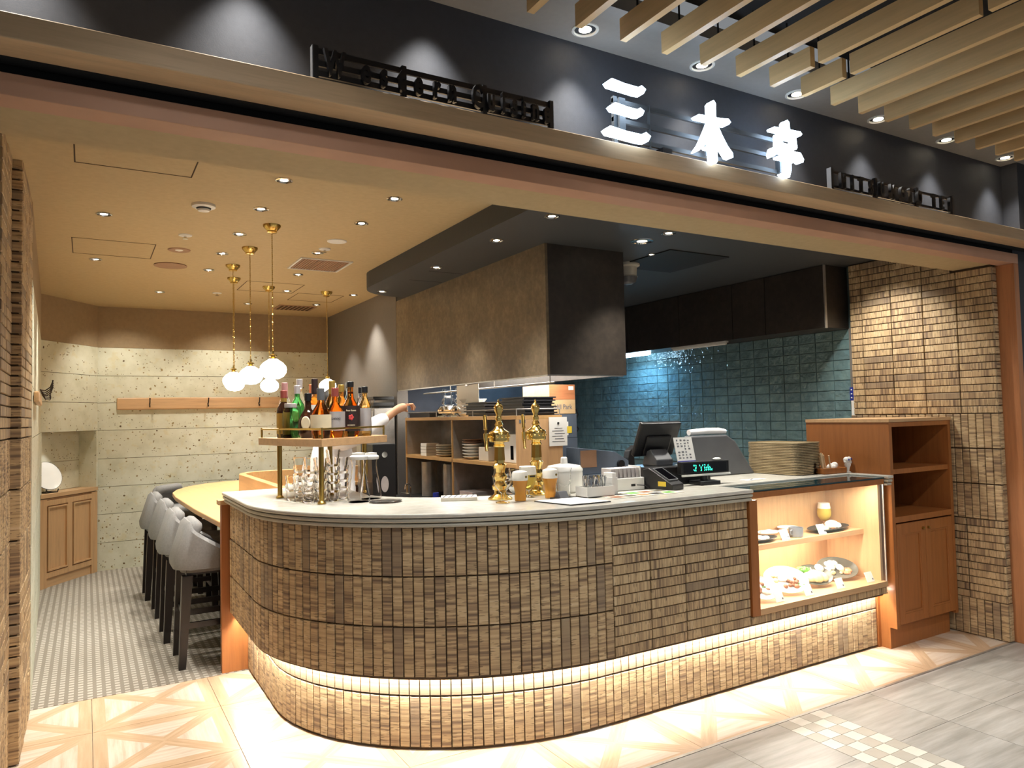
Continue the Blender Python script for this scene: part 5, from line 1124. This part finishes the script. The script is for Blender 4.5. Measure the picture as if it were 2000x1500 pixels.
t = thing('notice_sheet', 'white notice with printed lines pinned to the end of the shelf unit', 'notice', (2.83, 4.214, 1.275), -pi / 2 - .0); s_rot = t; t.rotation_euler = (0, 0, pi / 2); MB().bx(-.002, .0, -.075, .075, 0, .20).build('sheet', 'paper', t)
mb = MB()
for k in range(6): mb.bx(-.0032, -.0021, -.055 + .01 * (k % 3), .05 - .02 * (k % 2), .03 + .018 * k, .034 + .018 * k)
mb.build('printed_lines', 'ink_soft', t); mb = MB(); mb.at((-.0035, 0, .158), (0, -pi / 2, 0)); mb.lathe([(.008, 0), (.008, .004)], 12).build('magnet', 'ink', t)
Zs, Zm, Zb = 1.491, 1.161, .801
def stack(name, lab, cat, x, y, z, n, r, h, mat, group, sq=False, pos='shelf'):
    for k in range(n):
        lb = lab + ', ' + (['bottom', 'second', 'third', 'fourth', 'fifth', 'sixth', 'seventh', 'eighth', 'ninth'][k]) + ' of its stack'
        o = (MB().bx(-r, r, -r, r, 0, h * .92) if sq else MB().lathe([(r * .55, 0), (r, h * .8), (r, h * .95), (r * .9, h * .95), (r * .5, h * .3), (.0005, h * .3)], 20)).build(name, mat, None, not sq, loc=(x + rd.uniform(-.003, .003), y + rd.uniform(-.003, .003), z + h * k))
        tag(o, lb, cat, group)
stack('white_bowl', 'square white bowl in the left bay of the oak shelf unit', 'bowl', 2.58, 5.84, Zm, 4, .06, .027, 'white', 'white square bowls', True)
stack('grey_plate', 'grey and white round plate beside the square bowls', 'plate', 2.60, 5.55, Zm, 5, .085, .02, 'offwhite', 'plates in the left bay')
stack('white_cup_saucer', 'white round dish in the right bay of the oak shelf unit', 'dish', 2.60, 5.06, Zm, 5, .085, .024, 'white', 'white dishes in the right bay')
stack('brown_plate', 'brown plate on top of the white dishes', 'plate', 2.60, 5.06, Zm + .121, 2, .085, .016, 'grille', 'brown plates')
t = thing('pale_box', 'plain pale box beside the white dishes on the middle shelf', 'box', (2.60, 4.78, Zm)); MB().bx(-.06, .06, -.075, .075, 0, .1).build('box', 'offwhite', t, bevel=.003)
t = thing('small_carton', 'small tan carton behind the square bowls on the middle shelf', 'box', (2.66, 6.02, Zm)); MB().bx(-.05, .05, -.05, .05, 0, .075).build('carton', 'carton', t)
t = thing('white_appliance', 'white box appliance with a dark window next to the right tap', 'appliance', (2.62, 4.42, Zm)); MB().bx(-.06, .1, -.085, .085, 0, .2).build('body', 'whitep', t, bevel=.006); MB().bx(-.0615, -.06, -.05, -.01, .025, .12).build('window', 'screenblk', t)
for k, (y, h) in enumerate(((5.95, .30), (5.50, .30))):
    t = thing('steel_canister', 'tall steel canister on the kitchen worktop, ' + ('left one below the square bowls' if k == 0 else 'right one near the shelf upright'), 'canister', (2.62, y, Zb), 0, 'steel canisters'); MB().lathe([(.07, 0), (.07, h), (.066, h), (.066, .01), (.0005, .01)], 24).build('body', 'steel', t, True)
for k in range(5):
    tag(MB().bx(-.11, .11, -.11, .11, 0, .022).build('menu_booklet', 'offwhite' if k % 2 else 'label_silver', None, loc=(2.64, 5.06, Zb + .0225 * k)), 'thick pale menu booklet, %s in the stack at the bottom of the shelf unit' % ORD[k], 'menu', 'menu booklets')
t = thing('orange_folder', 'orange printed folder lying in front of the menu booklets', 'folder', (2.44, 4.98, Zb)); MB().bx(-.05, .06, -.14, .14, 0, .025).build('folder', 'orange', t)
t = thing('blue_can', 'small blue can at the foot of the right steel canister', 'can', (2.44, 5.42, Zb)); MB().cyl((0, 0, 0), .025, .08, 16).build('can', 'blue', t, True)
t = thing('kitchen_faucet', 'small bent chrome faucet and lever on the black kitchen worktop', 'faucet', (2.40, 5.85, Zb)); MB().tube([(0, 0, 0), (0, 0, .1), (-.02, 0, .13), (-.045, 0, .12), (-.05, 0, .08)], .008, 8).build('spout', 'chrome', t, True); MB().tube([(0, .03, .04), (-.0, .22, .03)], .006, 8).build('lever', 'chrome', t)
# on top of the unit
for k, y in enumerate((5.62, 5.36)):
    t = thing('glass_siphon', 'glass coffee siphon with a steel frame on top of the shelf unit, ' + ('left' if k == 0 else 'right') + ' of two', 'coffee maker', (2.66, y, Zs), 0, 'coffee siphons')
    MB().lathe([(.10, 0), (.10, .01), (.06, .02), (.09, .03), (.10, .06), (.075, .09)], 20).build('base', 'chrome', t, True)
    MB().lathe([(.02, .09), (.05, .105), (.06, .13), (.045, .16), (.03, .165)], 20).build('lower_globe', 'glassclear', t, True); MB().lathe([(.03, .166), (.055, .18), (.055, .24), (.053, .24), (.053, .182), (.028, .17)], 20).build('upper_glass', 'glassclear', t, True)
    for yy in (-.06, .06): MB().tube([(.0, yy, .02), (0, yy, .235)], .005, 6).build('frame_rod', 'chrome', t)
stack('white_cup', 'white coffee cup stacked beside the siphons on the shelf unit', 'cup', 2.60, 5.19, Zs, 5, .05, .028, 'white', 'white cups')
stack('white_cup', 'white coffee cup in the second stack beside the black trays', 'cup', 2.745, 5.19, Zs, 5, .05, .028, 'white', 'white cups in the second stack')
t = thing('flat_black_tray', 'flat black tray at the left end of the shelf unit top', 'tray', (2.66, 5.965, Zs)); MB().bx(-.12, .12, -.22, .22, 0, .03).bx(-.13, .13, -.23, .23, .03, .04).build('tray', 'traydark', t)
def btrays(x, y, n, lab, grp):
    for k in range(n): tag(MB().bx(-.12, .12, -.155, .155, 0, .012).bx(-.135, .135, -.17, .17, .012, .021).build('black_tray', 'traydark', None, loc=(x + rd.uniform(-.01, .01), y + rd.uniform(-.008, .008), Zs + .0215 * k)), lab + ', %s from the bottom' % ORD[min(k, 6)], 'tray', grp)
btrays(2.68, 4.92, 5, 'black tray in the lower stack behind the left tap', 'black trays, lower stack'); btrays(2.72, 4.44, 6, 'black tray in the taller stack between the taps', 'black trays, taller stack')
t = thing('hanging_sheet', 'white sheet clipped to the steel rail under the hood', 'paper', (2.592, 5.12, 1.575)); MB().bx(-.002, 0, -.19, .19, 0, .165).build('sheet', 'paper', t); MB().bx(-.012, .006, -.02, .02, .155, .19).build('clip', 'chrome', t)
eb = thing('equipment_box', 'grey-blue steel box with yellow and blue labels under the wine crates', 'box', (3.05, 4.62, 1.318)); MB().bx(-.12, .11, -.17, .2, 0, .176).build('box', 'bluesteel', eb, bevel=.004); MB().bx(-.06, .03, -.1712, -.17, .02, .12).build('blue_label', 'paper', eb); MB().bx(-.02, .06, -.1725, -.1713, .035, .085).build('yellow_label', 'yellow', eb)
t = thing('equipment_stand', 'grey steel stand carrying the steel box beside the shelf unit', 'stand', (3.05, 4.62, 0)); MB().bx(-.12, .11, -.17, .2, .80, 1.317).build('cabinet', 'bluesteel', t); MB().bx(-.12, .11, -.17, .2, 0, .799).build('base', 'steel', t)
t = thing('wooden_crate', 'pale wine crate with faint lettering on the steel box', 'crate', (3.04, 4.62, 1.496)); MB().bx(-.12, .11, -.17, .2, 0, .105).build('box', 'carton_pale', t, bevel=.002); inst('lettering', TX['f'], t, (0, -.1705, .035))
t = thing('wooden_crate', 'reddish wine crate on top of the pale lettered one', 'crate', (3.04, 4.62, 1.602)); MB().bx(-.119, .109, -.17, .2, 0, .11).build('box', 'carton_red', t, bevel=.002); MB().bx(-.122, -.1195, -.17, .2, 0, .11).build('side', 'carton_pale', t); MB().bx(.05, .095, -.1712, -.17, .07, .098).build('label', 'paper', t)
t = thing('cable_loop', 'black cable looped on the wall side of the steel box', 'cable', (3.165, 4.52, 1.40)); MB().tube([(0, 0, .12), (.03, -.01, .13), (.055, 0, .09), (.04, .0, .05), (.01, 0, .04), (.03, 0, .02), (.055, 0, -.02), (.04, 0, -.05), (.0, 0, -.06)], .005, 8).build('cable', 'blackp', t, True)
t = thing('steel_machine', 'blue-grey sloped steel kitchen machine right of the shelf unit', 'machine', (3.20, 4.25, 1.065), 0); MB().prism_y([(-.22, 0), (.22, 0), (.22, .08), (.10, .15), (-.22, .19)], -.07, .09).build('body', 'bluesteel', t, bevel=.003); MB().bx(-.21, -.07, -.0715, -.07, .05, .17).build('louvre', 'grille', t); MB().lathe([(.03, .0), (.03, .02)], 14).build('dial', 'blackp', t, loc=(.14, -.07, .06), rot=(pi / 2, 0, 0))
t = thing('steel_table', 'steel table carrying the sloped machine', 'table', (3.23, 4.25, 0)); MB().bx(-.28, .30, -.12, .12, 1.024, 1.064).bx(-.28, .30, -.118, -.11, .94, 1.024).build('top', 'bluesteel', t)
for x in (-.26, .28):
    for y in (-.09, .09): MB().cyl((x, y, 0), .013, 1.024, 10).build('leg', 'steel', t)
t = thing('black_scanner', 'black hand-held device standing at the right end of the steel table', 'device', (3.46, 4.22, 1.065)); MB().prism_y([(-.03, 0), (.03, 0), (.025, .11), (.045, .19), (-.02, .15), (-.035, .1)], -.03, .03).build('body', 'blackp', t, bevel=.006)
t = thing('refrigerator', 'tall brushed steel refrigerator beside the partition wall', 'refrigerator', (2.40, 6.62, 0)); MB().bx(-.13, .07, -.24, .24, .06, 1.585).build('body', 'steel', t, bevel=.006); MB().bx(-.145, -.132, -.23, .23, .12, 1.56).build('door', 'steel', t, bevel=.004); MB().bx(-.12, .06, -.22, .22, 0, .06).build('plinth', 'blackp', t); MB().bx(-.1475, -.146, .1, .17, .92, .98).build('white_label', 'paper', t); MB().bx(-.06, .06, -.18, .18, 1.586, 1.60).build('top_vent', 'blackp', t)
t = thing('black_machine', 'narrow black machine with a pale oval badge beside the refrigerator', 'machine', (1.93, 5.35, 0)); MB().bx(-.09, .09, -.14, .14, 0, 1.3).build('body', 'blackp', t, bevel=.006); mb = MB(); mb.at((0, -.1415, 1.0), (pi / 2, 0, 0)); mb.lathe([(.0005, .001), (.03, .001), (.03, 0)], 20, sy=2.0).build('badge', 'label_silver', t); mb = MB(); mb.at((0, -.141, 1.22), (pi / 2, 0, 0)); mb.lathe([(.02, .0), (.022, .006), (.018, .006)], 16).build('ring', 'chrome', t)
t = thing('salamander_grill', 'dark wall-mounted grill with chrome bars above the refrigerator', 'grill', (2.36, 6.62, 1.605)); MB().bx(-.1, .1, -.25, .2, 0, .03).bx(-.1, .1, -.25, .2, .06, .085).build('body', 'blackp', t); 
for k in range(5): MB().tube([(-.09, -.24 + .1 * k, .03), (-.09, -.24 + .1 * k, .06)], .004, 6).build('bar', 'chrome', t)

# ------------------------------------------------------------------ COOK
pc = thing('person', 'person in white cook jacket behind the bottles, right arm stretched out to the right', 'person', (1.47, 5.03, 0))
def skin(name, mat, V, E_, parent, sub=2):
    me = bpy.data.meshes.new(name); me.from_pydata([v[:3] for v in V], E_, []); me.materials.append(M[mat])
    o = bpy.data.objects.new(name, me); col.objects.link(o); o.parent = parent
    o.modifiers.new('skin', 'SKIN'); 
    for i, v in enumerate(V):
        sv_ = me.skin_vertices[0].data[i]; sv_.radius = (v[3], v[4] if len(v) > 4 else v[3]); sv_.use_root = (i == 0)
    s_ = o.modifiers.new('sub', 'SUBSURF'); s_.levels = sub; s_.render_levels = sub
    for m_ in o.modifiers:
        if m_.type == 'SKIN': m_.use_smooth_shade = True
    return o
BV = [(0, 0, .93, .12, .10), (.0, 0, 1.08, .115, .09), (.01, 0, 1.24, .135, .10), (.02, -.01, 1.37, .09, .07), (.03, -.01, 1.44, .052), (.04, -.01, 1.50, .07, .075), (.045, -.012, 1.58, .088, .085), (.04, -.01, 1.65, .07, .07),
      (.04, -.17, 1.345, .055), (.24, -.14, 1.42, .043), (.30, -.13, 1.45, .036), (.42, -.16, 1.545, .030), (.455, -.17, 1.565, .034), (.505, -.18, 1.575, .032),
      (-.01, .17, 1.34, .055), (.02, .22, 1.08, .043), (.1, .17, .92, .032), (.14, .13, .88, .034),
      (.0, -.09, .86, .085), (.01, -.10, .48, .058), (-.01, -.10, .10, .042), (.10, -.11, .035, .035), (0, .09, .86, .085), (.01, .10, .48, .058), (-.01, .10, .10, .042), (.10, .11, .035, .035)]
BE = [(0, 1), (1, 2), (2, 3), (3, 4), (4, 5), (5, 6), (6, 7), (3, 8), (8, 9), (9, 10), (10, 11), (11, 12), (12, 13), (3, 14), (14, 15), (15, 16), (16, 17), (0, 18), (18, 19), (19, 20), (20, 21), (0, 22), (22, 23), (23, 24), (24, 25)]
skin('body', 'skin', BV, BE, pc)
for k in range(4):
    y = -.155 - .017 * k; L_ = [.030, .036, .034, .026][k]
    MB().tube([(.505, y, 1.585), (.505 + L_, y - .002, 1.588), (.505 + L_ * 1.5, y - .002, 1.565), (.505 + L_ * 1.3, y, 1.545)], [.0095, .009, .0085, .006], 8).build('finger', 'skin', pc, True)
MB().tube([(.465, -.148, 1.56), (.495, -.138, 1.548), (.52, -.145, 1.538)], [.011, .010, .007], 8).build('thumb', 'skin', pc, True)
JV = [(0, 0, .86, .165, .135), (.0, 0, 1.08, .155, .125), (.01, 0, 1.24, .165, .128), (.02, -.01, 1.36, .10, .085), (.028, -.01, 1.425, .066), (.04, -.185, 1.345, .075), (.18, -.155, 1.395, .072), (.375, -.146, 1.508, .050), (-.01, .185, 1.33, .075), (.02, .225, 1.08, .06), (.08, .185, .95, .05)]
skin('jacket', 'cloth', JV, [(0, 1), (1, 2), (2, 3), (3, 4), (3, 5), (5, 6), (6, 7), (3, 8), (8, 9), (9, 10)], pc)
TV = [(0, 0, .88, .15, .125), (0, -.09, .78, .10), (.01, -.10, .48, .075), (-.01, -.10, .08, .062), (0, .09, .78, .10), (.01, .10, .48, .075), (-.01, .10, .08, .062)]
skin('trousers', 'trouser', TV, [(0, 1), (1, 2), (2, 3), (0, 4), (4, 5), (5, 6)], pc)
MB().lathe([(.20, .50), (.185, .80), (.178, 1.06), (.172, 1.06), (.178, .80), (.193, .50)], 20, sx=.86, sy=1.0).build('apron', 'cloth', pc, True)
mb = MB(); mb.at((.038, -.01, 1.615), (0, 0, 0)); mb.lathe([(.096, -.01), (.100, .02), (.088, .06), (.05, .09), (.0005, .098)], 20, sx=1.05, sy=.95).build('hair', 'hair', pc, True)
for y in (-.045, .025): MB().ball((.128, y, 1.585), .010, 10).build('eye', 'ink', pc, True)
MB().ball((.138, -.011, 1.557), .014, 10, 1.4).build('nose', 'skin', pc, True); MB().bx(.122, .128, -.035, .013, 1.522, 1.528).build('mouth', 'foil_red', pc)
for y in (-.1, .078): MB().ball((.035, y, 1.57), .02, 8, 1.5, .6, .5).build('ear', 'skin', pc, True)
